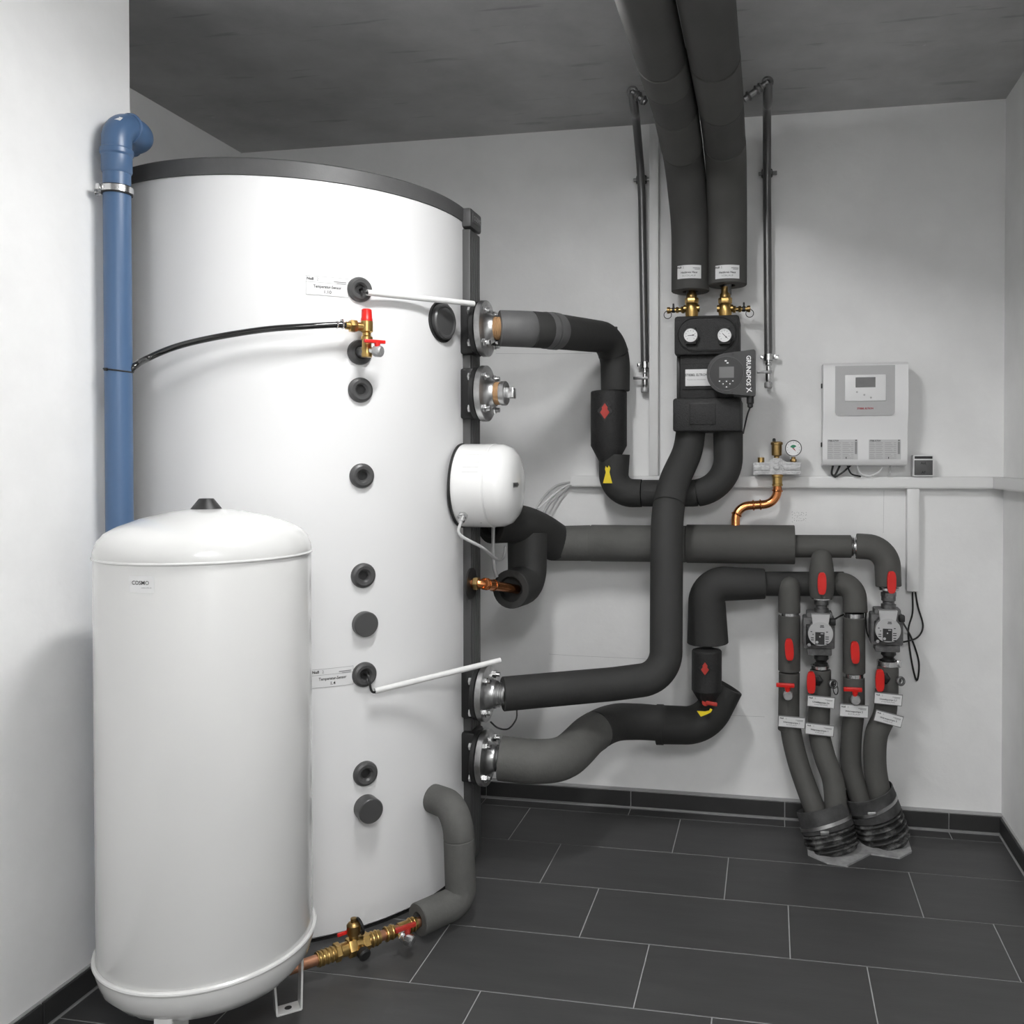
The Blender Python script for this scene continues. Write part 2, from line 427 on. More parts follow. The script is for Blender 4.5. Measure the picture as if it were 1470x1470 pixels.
# vertical dark strip that carries the flanges
SX, SY0, SY1 = -.986, 2.842, 2.945
sp = MB().span((-1.05, SY0, .03), (SX, SY1, 2.165), .004).build('port_strip', 'strip', tank)
m = MB()
for k in range(4): m.span((SX - .002, SY0 + .016 + k * .021, .05), (SX + .0015, SY0 + .021 + k * .021, 2.14))
m.build('groove', 'ring', sp)
MB().span((-1.05, SY0 - .004, 2.172), (SX + .004, SY1 + .006, TH - .004), .008).build('badge_block', 'strip', tank)
bp_ = MB().span((SX + .003, SY0 + .012, 2.19), (SX + .0062, SY1 - .012, 2.222), .001).build('badge', 'ring', tank)
text('COSMO', .022, planar((SX + .0066, (SY0 + SY1) / 2 + .005, 2.206), (0, 1, 0), (0, 0, 1)), 'panel', bp_)

FLZ = [P(697, y, 2.84).z for y in (472, 565, 995, 1087)]; PZH = P(697, 697, 2.84).z; PZC = P(697, 838, 2.84).z
AXX = Vector((1, 0, 0)); FX = -.966
for i, z in enumerate(FLZ):
    o = Vector((FX, 2.84, z))
    fg = MB().lathe([(.030, .022), (.092, .022), (.0935, .024), (.0935, .040), (.092, .042), (.062, .044), (.056, .046), (.046, .058), (.043, .070), (.030, .070)], o, AXX, 48).build('flange', 'steel', tank)
    m = MB(); m.lathe([(.0, .002), (.088, .002), (.09, .004), (.09, .016), (.088, .018), (0, .018)], o, AXX, 48)
    m.box(o + Vector((-.026, .030, 0)), (.05, .10, .17), None, .01); m.build('gasket', 'rubber', fg)
    for k in range(4):
        a = math.radians(45 + 90 * k); c = o + Vector((0, math.cos(a) * .074, math.sin(a) * .074))
        b = MB(); b.hexnut(c + AXX * .042, AXX, .0135, .012); b.cyl(c + AXX * .05, c + AXX * .066, .008, seg=10)
        b.hexnut(c - AXX * .008, AXX, .0135, .012); b.cyl(c, c + AXX * .045, .008, seg=10); b.build('bolt', 'chrome', fg)
    if i == 1:
        m = MB(); m.lathe([(.037, .068), (.037, .088), (.041, .09), (.041, .104), (.038, .107), (0, .107)], o, AXX, 36)
        m.build('plug', 'steel', fg); MB().box(o + AXX * .12, (.03, .036, .036), None, .004).build('square_head', 'chrome', fg)
        MB().lathe([(.038, .07), (.038, .086)], o, AXX, 24).build('thread', 'hemp', fg)
    else:
        m = MB()
        for q in range(5): m.torus(o + AXX * (.070 + q * .0065), AXX, .034, .0045, 28, 6)
        m.lathe([(0, .07), (.035, .07), (.035, .105), (0, .105)], o, AXX, 28)
        m.build('threaded_nipple', 'hemp' if i == 0 else 'steel', fg)
# rosettes and caps in a column
def rosette(px, py, kind):
    p = PC(px, py, TC, TR); n, t = cyl_frame(p)
    if kind == 'open':
        r = MB().lathe([(.0365, -.003), (.0365, .006), (.034, .012), (.028, .0155), (.020, .0145), (.0145, .009), (.013, .002), (.013, -.004)], p, n, 40).build('rosette', 'rosette', tank)
        MB().lathe([(0, .0015), (.0135, .0015)], p, n, 24).build('sensor_hole', 'rubber', r)
    else:
        MB().lathe([(.0365, -.003), (.0365, kind - .003), (.034, kind), (0, kind)], p, n, 40).build('port_cap', 'rosette', tank)
    return p, n, t
ros = {}
for px, py, k in ((516, 416, 'open'), (516, 506, 'open'), (517, 560, 'open'), (519, 683, 'open'), (521, 826, 'open'), (522.5, 895, .022), (522.5, 968, 'open'), (524, 1110, 'open'), (525, 1158, .045)):
    ros[py] = rosette(px, py, k)
p, n, t = *[PC(634, 462, TC, TR)], *cyl_frame(PC(634, 462, TC, TR))
MB().lathe([(.066, -.008), (.066, .005), (.062, .005), (.060, .001), (0, .001)], p, n, 48).build('cover_rim', 'rubber', tank)
MB().lathe([(.057, 0), (.057, .014), (.053, .019), (.047, .019), (.044, .0165), (0, .0165)], p, n, 48).build('round_cover', 'rosette', tank)
# paper stickers
def tank_sticker(px, py, w, h, tilt, title, l2):
    p = PC(px, py, TC, TR); az = math.atan2(p.y - TC[1], p.x - TC[0]); mp = cylmap(TC, TR, az, p.z, tilt)
    s_ = MB().grid(w, h, mp, 10).build('paper_sticker', 'paper', tank)
    m = MB()
    for yy in (-h / 2, h / 2 - .0008, h * .17): m.grid(w, .0008, lambda x, y, c=yy: mp(x, y + c, .0004), 10)
    for xx in (-w / 2, w / 2): m.grid(.0008, h, lambda x, y, c=xx: mp(x + c, y, .0004), 1)
    m.build('sticker_frame', 'ink_grey', s_)
    label_print(mp, w, h, title, None, s_)
    text(l2, h * .24, shift(lifted(mp), 0, -h * .32), 'ink', s_, 'number_text', bold=.0002)
tank_sticker(470, 411, .118, .054, 0, 'Temperatur-Sensor', '1.10')
tank_sticker(477.5, 972, .118, .054, 0, 'Temperatur-Sensor', '1.4')

# ------------------------------------------------------------------ immersion heater
HX = -1.001
ht = thing('immersion_heater', 'white drum-shaped immersion heater with dark rim on the side of the buffer tank', 'heater', (HX, 2.84, PZH))
o = Vector((HX, 2.84, PZH)); HR = .138
MB().lathe([(0, -.02), (HR - .02, -.02), (HR + .004, -.014), (HR + .004, -.006), (0, -.006)], o, AXX, 64).build('rim_seal', 'rubber', ht)
MB().lathe([(HR, -.007), (HR + .001, -.003), (HR + .001, .098), (HR - .001, .100), (HR - .001, .103), (HR, .106), (HR - .002, .135), (HR - .012, .158), (HR - .034, .176), (HR - .07, .186), (0, .190)], o, AXX, 72).build('cover', 'heater', ht)
MB().torus(o + AXX * .1015, AXX, HR + .0005, .0012, 64, 6).build('seam', 'heater', ht)
a = math.radians(-138)
def hpt(a, x, r=HR): return o + Vector((x, math.cos(a) * r, math.sin(a) * r))
g = hpt(a, .026); gn = (g - hpt(a, .026, 0)).normalized()
MB().hexnut(g, gn, .017, .014).lathe([(.012, .014), (.012, .026), (.007, .032), (0, .032)], g, gn, 16).build('cable_gland', 'chrome', ht)
g2 = g + gn * .03
cp_ = smooth([g2, g2 + gn * .03 + Vector((.004, 0, -.02)), P(692, 786, 2.74), P(712, 802, 2.84), P(722, 801, 2.95), P(726, 785, 3.0)], 8)
MB().tube(cp_, .0052, 10).build('power_cable', 'cable', ht)
MB().box(hpt(math.radians(-120), .075, HR), (.006, .003, .003), None, .001).build('screw', 'dkmetal', ht)
sg = P(746, 699, 2.84 - .04); pl = planar((HX + .1875, 2.79, PZH + .004), (0, 1, 0), (0, 0, 1), .0008)
nb = MB().grid(.07, .016, pl, 4).build('name_badge', 'ink_grey', ht); text('STIEBEL ELTRON', .011, lifted(pl), 'ink', nb, bold=.0003, width=.062)
m = MB()
for j in range(5):
    aa = math.radians(180 - 20 - j * 7)
    m.tube([hpt(aa, .03, HR + .0012), hpt(aa, .085, HR + .0012)], .0012, 6)
m.build('embossing', 'heater', ht)

# ------------------------------------------------------------------ sensor conduits and stickers' cables
for i, (py, q0, q1, lab) in enumerate(((416, (527, 420), (680, 436), 'white sensor conduit running from the upper rosette to the top flange'),
                                        (968, (538, 992), (718, 948), 'white sensor conduit running from the lower rosette past a flange'))):
    rp, rn, rt = ros[py]
    a = PC(*q0, TC, TR + .035); b = P(*q1, 2.735 if i == 0 else 2.72)
    c = thing('sensor_conduit', lab, 'conduit', a)
    MB().tube([a, b], .0088, 14, True, .0065, .0065).build('conduit_tube', 'conduit', c)
    MB().tube(smooth([rp - rn * .001, rp + rn * .025 + rt * .003, a + (a - b).normalized() * .008, a + (b - a) * .05], 6), .0034, 8).build('sensor_wire', 'rubber', c)

# ------------------------------------------------------------------ safety valve with red cap on the tank
rp, rn, rt = ros[506]
UP = Vector((0, 0, 1))
sv = thing('safety_valve', 'brass safety valve with red cap and red lever tap on the tank front', 'valve', rp)
q = rp + rn * .060 - UP * .022
MB().cyl(rp, q + UP * .018, .0165, seg=20).torus(q + UP * .018, rn, .0125, .004, 20, 8).build('stub_pipe', 'dkmetal', sv)
MB().lathe([(0, .002), (.014, .002), (.0155, .010), (.0155, .028), (.0135, .032), (.0135, .05), (.0165, .052), (.0165, .06), (.012, .064), (.012, .072), (.0175, .076), (.0175, .105), (0, .105)], q, UP, 24).build('valve_body', 'brass', sv)
oo = q + UP * .088
MB().cyl(oo, oo - rt * .03, .0125, seg=16).hexnut(oo - rt * .05, rt, .0185, .02).cyl(oo - rt * .062, oo - rt * .045, .011, seg=14).build('outlet', 'brass', sv)
MB().lathe([(0, .105), (.0165, .105), (.0165, .112), (.0155, .114), (.0145, .138), (.012, .140), (0, .140)], q, UP, 20).build('cap', 'red', sv)
lv = q + UP * .045 + rn * .03
MB().box(lv + rt * .012, (.062, .012, .010), Matrix((rt, rn, UP)).transposed(), .002).cyl(lv + rt * .02 - UP * .002, lv + rt * .02 - UP * .018, .009, .007, 14).build('lever', 'red', sv)
tp = q + UP * .022; td = (rn * .75 + rt * .62 - UP * .1).normalized()
MB().cyl(tp, tp + td * .03, .010, seg=14).build('tap_body', 'chrome', sv)
MB().lathe([(0, .024), (.015, .024), (.0165, .028), (.0165, .044), (.014, .048), (0, .048)], tp, td, 16).build('knurled_cap', 'castal', sv)

# ------------------------------------------------------------------ black hose to the waste pipe
BX = XN + .056
hs = [oo - rt * .052, oo - rt * .085 - rn * .002]
for px, py, off in ((440, 468.5, .066), (380, 473, .062), (310, 484, .066), (255, 497, .08), (215, 513, .10)): hs.append(PC(px, py, TC, TR + off))
hs += [PX(190, 529, BX + .030), PX(170, 560, BX - .028), PX(158, 610, BX - .030), PX(156.5, 650, BX - .034), PX(161, 705, BX - .030), PX(166, 760, BX - .028)]
hp = smooth(hs, 8)
dh = thing('drain_hose', 'glossy black drain hose curving from the safety valve to the blue pipe', 'hose', hs[0])
MB().tube(hp, .0088, 16).build('hose_tube', 'hose', dh)
m = MB(); 
for s_ in (.018, .034): m.torus(hs[0] - rt * s_, rt, .0095, .0022, 20, 6)
m.box(hs[0] - rt * .02 + UP * .013, (.008, .006, .008), None, .001); m.build('hose_clip', 'chrome', dh)

# ------------------------------------------------------------------ blue waste pipe
b0 = PX(173, 755, BX); ybl = PX(169, 400, BX).y; ZT = PX(168, 176, BX).z
bp = thing('waste_pipe', 'blue plastic waste pipe with elbows at the top, clamped to the left wall', 'pipe', (BX, ybl, 0))
PR_ = .0335
MB().cyl((BX, ybl, .05), (BX, ybl, ZT - .055), PR_, seg=32).build('pipe', 'blue', bp)
MB().lathe([(PR_, 0), (PR_ + .001, .0), (PR_ + .0035, .006), (PR_ + .0035, .045), (PR_ + .007, .05), (PR_ + .007, .062), (PR_ + .003, .066), (PR_, .066)], (BX, ybl, ZT - .135), UP, 36).build('socket', 'blue', bp)
c1 = Vector((BX, ybl, ZT)); c2 = Vector((BX, ybl + .118, ZT - .004)); c3 = Vector((XL + .02, ybl + .118, ZT - .01))
el = fillet([c1 - UP * .075, c1, c1 + Vector((0, .062, 0))], .052, 14)
e1 = MB().tube(el, PR_ + .003, 32).build('elbow', 'blue', bp)
MB().torus(c1 + Vector((0, .045, 0)), (0, 1, 0), PR_ + .004, .0045, 32, 8).build('elbow_bead', 'blue', e1)
el2 = fillet([c1 + Vector((0, .05, 0)), c2, c2 + Vector((-.075, 0, 0))], .052, 14)
e2 = MB().tube(el2, PR_ + .003, 32).build('elbow', 'blue', bp)
MB().torus(c2 + Vector((-.05, 0, 0)), (1, 0, 0), PR_ + .004, .0045, 32, 8).build('elbow_bead', 'blue', e2)
MB().cyl(c2 + Vector((-.05, 0, 0)), Vector((XL, c2.y, ZT - .008)), PR_, seg=32).build('horizontal_pipe', 'blue', bp)
mpz = cylmap((0, 0), PR_ + .004, 0, 0)
mpz = lambda x, y, l=0.: Vector((c1.x + .004 + (PR_ + .0045) * math.sin(x / PR_), c1.y - .004, c1.z - .002)) + Vector((0, -.707, .707)) * ((PR_ + .0045) * math.cos(x / PR_) - .004 - .022) + Vector((0, .707, .707)) * y
MB().grid(.034, .016, mpz, 8).build('paper_sticker', 'paper', bp)
zc = PX(168, 274, BX).z
cl = MB().lathe([(PR_, -.011), (PR_ + .004, -.011), (PR_ + .004, .011), (PR_, .011)], (BX, ybl, zc), UP, 32).build('clamp_lining', 'rubber', bp)
cb = MB().lathe([(PR_ + .003, -.008), (PR_ + .0065, -.008), (PR_ + .0065, .008), (PR_ + .003, .008)], (BX, ybl, zc), UP, 32)
cb.box((BX - .02, ybl - PR_ - .007, zc), (.012, .014, .015), None, .002); cb.cyl((BX - .01, ybl, zc), (XN, ybl - .004, zc - .002), .004, seg=10); cb.lathe([(0, 0), (.011, 0), (.009, .004), (0, .004)], (XN, ybl - .004, zc - .002), (1, 0, 0), 16)
cb.build('clamp', 'chrome', bp)
zt = PX(170, 532, BX).z
MB().torus((BX, ybl, zt), (.12, 0, 1), PR_ + .001, .0022, 32, 6).box((BX - .008, ybl - PR_ - .003, zt), (.008, .006, .008), None, .001).build('cable_tie', 'rubber', bp)

# ================================================================== EXPANSION VESSEL
VC = Vector((-1.334, 1.922, 0)); VR = .240; ZB = .238; ZS = 1.168
ev = thing('expansion_vessel', 'white domed expansion vessel on three legs in front of the buffer tank', 'vessel', VC)
MB().lathe([(VR - .002, ZB - .004), (VR, ZB + .004), (VR, ZS - .006), (VR - .002, ZS)], VC, UP, 96).build('shell', 'vessel', ev)
dome = [(VR + .001, ZS - .004), (VR + .0015, ZS + .004), (VR - .001, ZS + .018), (VR - .008, ZS + .036), (VR - .022, ZS + .052), (VR - .05, ZS + .068), (VR - .10, ZS + .086), (VR - .16, ZS + .099), (.03, ZS + .106), (0, ZS + .107)]
dm = MB().lathe(dome, VC, UP, 96).build('dome', 'vessel', ev)
MB().torus(VC + UP * (ZS - .002), UP, VR + .0005, .0035, 96, 8).build('upper_seam', 'vessel', ev)
MB().torus(VC + UP * ZB, UP, VR + .003, .006, 96, 10).build('lower_rim', 'vessel', ev)
MB().lathe([(VR + .003, ZB + .002), (VR + .003, ZB - .018), (VR - .006, ZB - .05), (VR - .03, ZB - .078), (VR - .08, ZB - .10), (VR - .16, ZB - .112), (0, ZB - .115)], VC, UP, 96).build('bottom_dish', 'vessel', ev)
MB().lathe([(.036, ZS + .1045), (.034, ZS + .107), (.018, ZS + .128), (.016, ZS + .130), (0, ZS + .130)], VC, UP, 24).build('filler_cap', 'black', ev)
f1 = PZ(416, 1449, 0) - VC; a1 = math.atan2(f1.y, f1.x)
for k in range(3):
    a = a1 - k * 2 * math.pi / 3; d = Vector((math.cos(a), math.sin(a), 0)); tt = Vector((-d.y, d.x, 0)); R = Matrix((tt, d, UP)).transposed()
    ft = VC + d * .182; mb = MB(); zt_ = ZB - .03
    mb.box(ft + UP * .003, (.040, .060, .005), R, .001)
    for sg_ in (-1, 1):
        pa = ft + d * (sg_ * .029) + UP * .003; pb = VC + d * (.178 + sg_ * .038) + UP * zt_
        b = len(mb.v); L = pb - pa
        for s_ in (0, 1):
            for dx, dy in ((-.020, -.0025), (.020, -.0025), (.020, .0025), (-.020, .0025)): mb.v.append(pa + L * s_ + tt * dx + d * dy)
        mb.f += [(b, b + 1, b + 5, b + 4), (b + 1, b + 2, b + 6, b + 5), (b + 2, b + 3, b + 7, b + 6), (b + 3, b, b + 4, b + 7), (b + 3, b + 2, b + 1, b), (b + 4, b + 5, b + 6, b + 7)]
    lg = mb.build('leg', 'vessel', ev)
    MB().lathe([(.009, .0057), (.0, .0057)], ft, UP, 14).build('bolt_hole', 'rubber', lg)
p = PC(203, 839, VC, VR); az = math.atan2(p.y - VC.y, p.x - VC.x); mp = cylmap(VC, VR, az, p.z)
st = MB().grid(.058, .036, mp, 8).build('brand_sticker', 'white', ev)
text('COSMO', .0125, shift(lifted(mp), -.002, .003), 'ink', st, bold=.0001, width=.040)
text('cosmo-info.de', .004, shift(lifted(mp), .012, -.007), 'ink_grey', st, 'fine_print')

# ================================================================== LOW COPPER LINE AND ITS FOAM ELBOW
ca = PZ(424, 1389, .052); cb_ = PZ(614, 1319, .052); cd = (cb_ - ca).normalized(); CL = (cb_ - ca).length
cs = Vector((cd.y, -cd.x, 0)); 
if cs.y > 0: cs = -cs                                       # towards the camera
cl_ = thing('copper_pipe', 'copper pipe with brass fittings along the floor in front of the tank', 'pipe', ca)
ext = ca - cd * .16
MB().tube([ext, ca, cb_ + cd * .02], .0142, 20).build('pipe', 'copper_dull', cl_)
def at(px): return ca + cd * (CL * (px - 424) / 190.)
def seg_(mb, px0, px1, r, r2=None): return mb.cyl(at(px0), at(px1), r, r2, 20)
m = MB(); seg_(m, 452, 476, .019); 
for px in (455, 460, 466, 472): m.torus(at(px), cd, .0185, .0032, 24, 8)
m.hexnut(at(476), cd, .025, .016); seg_(m, 484, 496, .019); m.build('press_fitting', 'brass', cl_)
m = MB(); m.hexnut(at(494), cd, .027, .022); m.cyl(at(500), at(520), .021, seg=20); m.hexnut(at(514), cd, .026, .02)
m.cyl(at(503), at(503) + UP * .062 - cs * .0, .013, seg=16); m.cyl(at(508), at(508) + cs * .034 - UP * .006, .012, seg=16)
vb = m.build('valve_body', 'brass', cl_)
m = MB(); m.lathe([(.017, .034), (.019, .038), (.019, .060), (.014, .066), (.008, .068), (.008, .078), (0, .079)], at(503), UP, 20); m.build('brass_cap', 'brass_dk', vb)
MB().torus(at(505) + UP * .05 + cd * .014, (cd + UP * .2), .021, .0042, 24, 8).build('cap_strap', 'rubber', vb)
MB().lathe([(0, .03), (.017, .03), (.017, .046), (.012, .05), (0, .05)], at(509) - UP * .004, (cs * 1. - UP * .15), 16).build('black_cap', 'rubber', vb)
MB().box(at(490) + UP * .042 - cs * .006, (.035, .008, .009), Matrix((cd, cs, UP)).transposed(), .002).build('lever', 'red', vb)
m = MB(); seg_(m, 520, 540, .019)
for px in (524, 529, 535): m.torus(at(px), cd, .0185, .0034, 24, 8)
m.build('press_fitting', 'brass', cl_)
m = MB(); seg_(m, 548, 562, .0185); 
for px in (550, 558): m.torus(at(px), cd, .018, .0034, 24, 8)
m.build('press_fitting', 'brass', cl_)
m = MB(); seg_(m, 568, 596, .0175)
for px in (586, 591): m.torus(at(px), cd, .018, .0034, 24, 8)
m.cyl(at(566), at(566) + cs * .04, .011, seg=14); tb = m.build('tee_fitting', 'brass', cl_)
tp = at(566) + cs * .05
MB().cyl(tp - cs * .02, tp + cs * .008 + cd * .0, .012, seg=14).hexnut(tp - cs * .012, cs, .016, .008).lathe([(0, 0), (.015, 0), (.0165, .004), (.0165, .020), (.013, .024), (0, .024)], tp + cs * .006, (cs + cd * .6 - UP * .25), 14).build('drain_tap', 'chrome', tb)
MB().box(tp + UP * .028 + cd * .002, (.062, .010, .013), Matrix((cd, cs, UP)).transposed(), .002).cyl(tp + UP * .008 + cd * .008, tp + UP * .026 + cd * .008, .008, .010, 12).build('tap_handle', 'red_dk', tb)
# foam elbow
ta = PC(622, 1146, TC, TR); na, _ = cyl_frame(ta)
q1 = P(655, 1150, 2.56); q2 = PZ(662, 1292, .062); q3 = at(598)
q1 = Vector((q2.x - .01, q2.y + .0, ta.z + .022))
fo = fillet([ta + na * .001, q1, Vector((q2.x, q2.y, .062)), q3 + UP * .008], [.075, .04], 10)
fe = thing('insulated_pipe', 'short grey foam-covered pipe bending from the tank down to the floor', 'pipe', (q2.x, q2.y, 0))
sleeve(sub(fo, 0, .40), .044, .046, 'foam_lt', fe); sleeve(sub(fo, .40, 1.), .046, .047, 'foam_lt', fe, open1=.022)

# ================================================================== LARGE INSULATED PIPES
def pipe(label, loc, name='insulated_pipe', cat='pipe', group=None): return thing(name, label, cat, loc, group)
def band(path, t, r, w, material, parent, name='tape_band'):
    L = lens(path)[-1]; return MB().tube(sub(path, max(0, t - w / L / 2), min(1, t + w / L / 2)), r, 28).build(name, material, parent)
NX = FX + .081                                           # where foam starts behind the flange nipples
# --- A: top flange -> black valve shell
aY = 3.37
A = fillet([Vector((NX, 2.84, FLZ[0])), P(775, 473, 2.90), P(883, 486, aY), P(883.5, 566, aY)], [.25, .105], 14)
pa = pipe('dark foam-covered pipe from the topmost flange bending down to a valve shell', A[0])
sleeve(sub(A, 0, .14), .060, .061, 'tape', pa, 'end_collar', open0=.036)
sleeve(sub(A, .14, .215), .0612, .0612, 'foam', pa); band(A, .222, .0628, .022, 'tape', pa)
sleeve(sub(A, .245, .80), .0615, .0585, 'foam', pa); band(A, .262, .0640, .032, 'tape', pa)
sleeve(sub(A, .805, .985), .0575, .0555, 'foam', pa)
tl = lens(A)[-1]
band(A, .80, .0592, .004, 'rubber', pa, 'cable_tie'); MB().box(P(884, 474, aY - .02) + Vector((0, 0, .008)), (.012, .01, .01), None, .001).build('tie_head', 'rubber', pa)
def valve_shell(px, y0, y1, y2, hw, Y, label, hw2):
    a, b, c = P(px, y0, Y), P(px, y1, Y), P(px, y2, Y); k = ppm(a); r = hw / k; r2 = hw2 / k
    t = thing('valve_shell', label, 'valve', (a.x, Y, c.z)); h1 = a.z - b.z; h2 = a.z - c.z
    sh = MB().lathe([(r - .012, .002), (r - .003, .0), (r, -.004), (r, -h1), (r2, -h2), (0, -h2)], Vector((a.x, Y, a.z)), UP, 40).build('shell', 'epp', t)
    MB().lathe([(0, -.004), (r - .012, -.004), (r - .012, .002)], Vector((a.x, Y, a.z)), UP, 40).build('inner_ring', 'foam', t)
    d = Vector((0, -1, 0)); c0 = Vector((a.x - .002, Y - r + .001, a.z - h1 * .38))
    # dark stepped recess with a red diamond, facing the room
    s_ = r * .56
    st = [(-s_, 0), (-s_ * .55, 0), (-s_ * .55, s_ * .45), (0, s_ * 1.0)]
    dia = [(-s_ * .75, 0), (0, s_ * 1.05), (s_ * .75, 0), (0, -s_ * 1.05)]
    ux, uz = Vector((1, 0, 0)), Vector((0, 0, 1))
    MB().prism([(p_[0] * 1.0, p_[1]) for p_ in dia], c0 + d * .004, ux, uz, -.02).build('recess', 'rubber', t)
    MB().prism([(p_[0] * .62, p_[1] * .62 - s_ * .12) for p_ in dia], c0 + d * .0075, ux, uz, -.012).prism([(p_[0] * .42, p_[1] * .42 + s_ * .32) for p_ in dia], c0 + d * .0070, ux, uz, -.012).build('red_diamond', 'red_dk', t)
    kz = c + Vector((0, -.012, 0))
    MB().cyl(kz + Vector((-.002, 0, .012)), kz + Vector((-.002, -.02, .012)), .013, seg=14).box(kz + Vector((.020, -.022, .010)), (.042, .008, .014), Matrix.Rotation(math.radians(8), 3, 'Y'), .003).build('red_key', 'red_dk', t)
    tg = kz + Vector((.004, -.034, -.020))
    if hw2 > 9: poly = [(-.018, -.048), (.018, -.048), (.007, -.006), (.011, .010), (.004, .020), (.001, .012), (-.004, .012), (-.007, .018), (-.010, .006), (-.007, -.006)]; ro = 0
    else: poly = [(-.036, .004), (-.022, -.016), (.004, -.004), (.014, .002), (.020, .012), (.012, .016), (.008, .008), (-.006, .004)]
    MB().prism(poly, tg, ux, uz, .0025).build('warning_tag', 'yellow', t)
    return t
valve_shell(874, 562, 640, 668, 26, aY, 'black moulded valve shell with red diamond below the top pipe bend', 11)
# --- E: U-shaped pipe under shell up to the pump group
Eh = fillet([P(882, 652, 3.385), P(880, 708, 3.385), P(1046, 708, 3.385), P(1045, 619, 3.39)], [.075, .135], 14)
pe = pipe('U-shaped dark foam-covered pipe joining the upper valve shell to the pump station', Eh[0])
t_ = .31
MB().tube(sub(Eh, 0, t_), radl(sub(Eh, 0, t_), .060, .0535), 28, True, .048).build('insulation_sleeve', 'foam', pe)
sleeve(sub(Eh, t_ + .004, .60), .0515, .0515, 'foam', pe); sleeve(sub(Eh, .60, 1.), .0525, .056, 'foam', pe)
# --- B: pump group down to the third flange
B = [P(992, 617, 3.385), P(986, 650, 3.36), P(968, 692, 3.29), P(959, 735, 3.22), P(957, 790, 3.17)]
B = smooth(B, 8)[:-1] + fillet([P(957, 790, 3.17), P(956, 972, 3.10), P(880, 982, 3.02), Vector((NX + .01, 2.84, FLZ[2]))], [.10, .3], 14)
pb = pipe('dark foam-covered pipe dropping from the pump station and turning to the tank', B[-1])
sleeve(sub(B, 0, .22), .056, .058, 'foam', pb); sleeve(sub(B, .2205, 1.), .059, .057, 'foam', pb, open1=.036)
# --- C: lowest flange -> lower valve shell
cY = 3.36
Cc = smooth([Vector((NX, 2.84, FLZ[3])), P(770, 1093, 2.86), P(812, 1086, 2.93), P(848, 1054, 3.10), P(880, 1038, 3.24), P(915, 1036, 3.32), P(960, 1039, cY)], 10)
pc = pipe('thick worn grey foam-covered pipe snaking from the lowest flange', Cc[0])
sleeve(sub(Cc, 0, .56), .0725, .071, 'foam_lt', pc, open0=.036); sleeve(sub(Cc, .565, 1.), .070, .0655, 'foam', pc)
Ce = fillet([P(943, 1040, cY), P(1012, 1042, cY), P(1043, 984, cY + .02)], [.13], 16)
pce = pipe('flared dark foam elbow cradling the lower valve shell', Ce[0], 'foam_elbow', 'insulation')
sleeve(sub(Ce, .0, 1.), .073, .066, 'foam', pce, open0=.06, open1=.052)
band(Ce, .03, .0755, .03, 'foam', pce, 'flared_cuff')
valve_shell(1014.5, 933, 990, 1010, 21.5, cY - .085, 'black moulded valve shell with red diamond above the foam elbow', 8.9)
# --- F: elbow above that shell and the return header
Fh = fillet([P(1016, 923, 3.36), P(1014, 838, 3.36), P(1098, 838, 3.38)], [.07], 12)
pf = pipe('wide dark foam elbow above the lower valve shell turning right', Fh[0])
sleeve(Fh, .078, .057, 'foam', pf, open0=.055)
MB().cyl(P(1015, 922, 3.36), P(1015, 945, 3.32), .02, seg=16).build('pipe_end', 'dkmetal', pf)
hY = 3.43
G_ = [P(1096, 838, 3.40), P(1150, 838, hY), P(1212, 838, hY)]
pg = pipe('thin dark foam-covered return pipe behind the shut-off risers', G_[0]); sleeve(G_, .046, .046, 'foam', pg)
# --- D: flow header
dY = 3.40
Dl = [P(793, 780, dY - .03), P(850, 780, dY), P(985, 781, dY)]
pd = pipe('long thick dark foam-covered flow pipe crossing behind the dropping pipe', Dl[0])
sleeve([Dl[0], P(848, 779.5, dY)], .068, .070, 'foam_lt', pd); sleeve([P(848.6, 779.5, dY), Dl[2]], .0715, .0705, 'foam_lt', pd)
sleeve([P(985.6, 780.5, dY), P(1141, 782, dY)], .0735, .0735, 'foam_mid', pd, open1=.045)
Dt = [P(1139, 784, dY), P(1222, 784.5, dY)]
sleeve(Dt, .0425, .0425, 'foam_mid', pd); m = MB()
for s_ in (0, .012): m.torus(P(1224, 784.5, dY) + Vector((s_, 0, 0)), AXX, .034, .004, 24, 6)
m.cyl(P(1220, 784.5, dY), P(1231, 784.5, dY), .030); m.build('pipe_coupling', 'chrome', pd)
# elbows from the copper stub at the tank to the flow header
q = [P(704, 752, 3.02), P(742, 752, 3.14), P(772, 762, 3.28), P(800, 780, dY - .02)]
pu = pipe('bulky dark foam bend behind the immersion heater', q[1]); sleeve(smooth(q, 8), .070, .074, 'foam', pu, open0=.05)
ql = fillet([P(757, 766, 3.19), P(757, 838, 3.17), P(733, 846, 3.01)], [.07], 12)
pl_ = pipe('dark foam elbow receiving the copper stub from the tank', ql[-1]); sleeve(ql, .074, .069, 'foam', pl_, open1=.045)
cst = thing('copper_stub', 'bright copper stub pipe leaving the tank below the heater', 'pipe', (SX, 2.84, PZC))
c0 = Vector((SX - .001, 2.84, PZC)); c1_ = P(742, 846, 3.03)
MB().lathe([(0, 0), (.052, 0), (.052, .006), (0, .006)], c0, AXX, 32).build('cover_disc', 'rubber', cst)
dd = (c1_ - (c0 + AXX * .05)).normalized()
MB().tube(fillet([c0, c0 + AXX * .05, c1_], .05, 6), .0165, 20).build('pipe', 'copper', cst)
m = MB(); m.hexnut(c0 + AXX * .012, AXX, .023, .018); m.build('union_nut', 'brass_dk', cst)
m = MB(); 
for s_ in (.0, .012, .05): m.torus(c0 + AXX * .05 + dd * s_, dd, .0175, .0035, 20, 6)
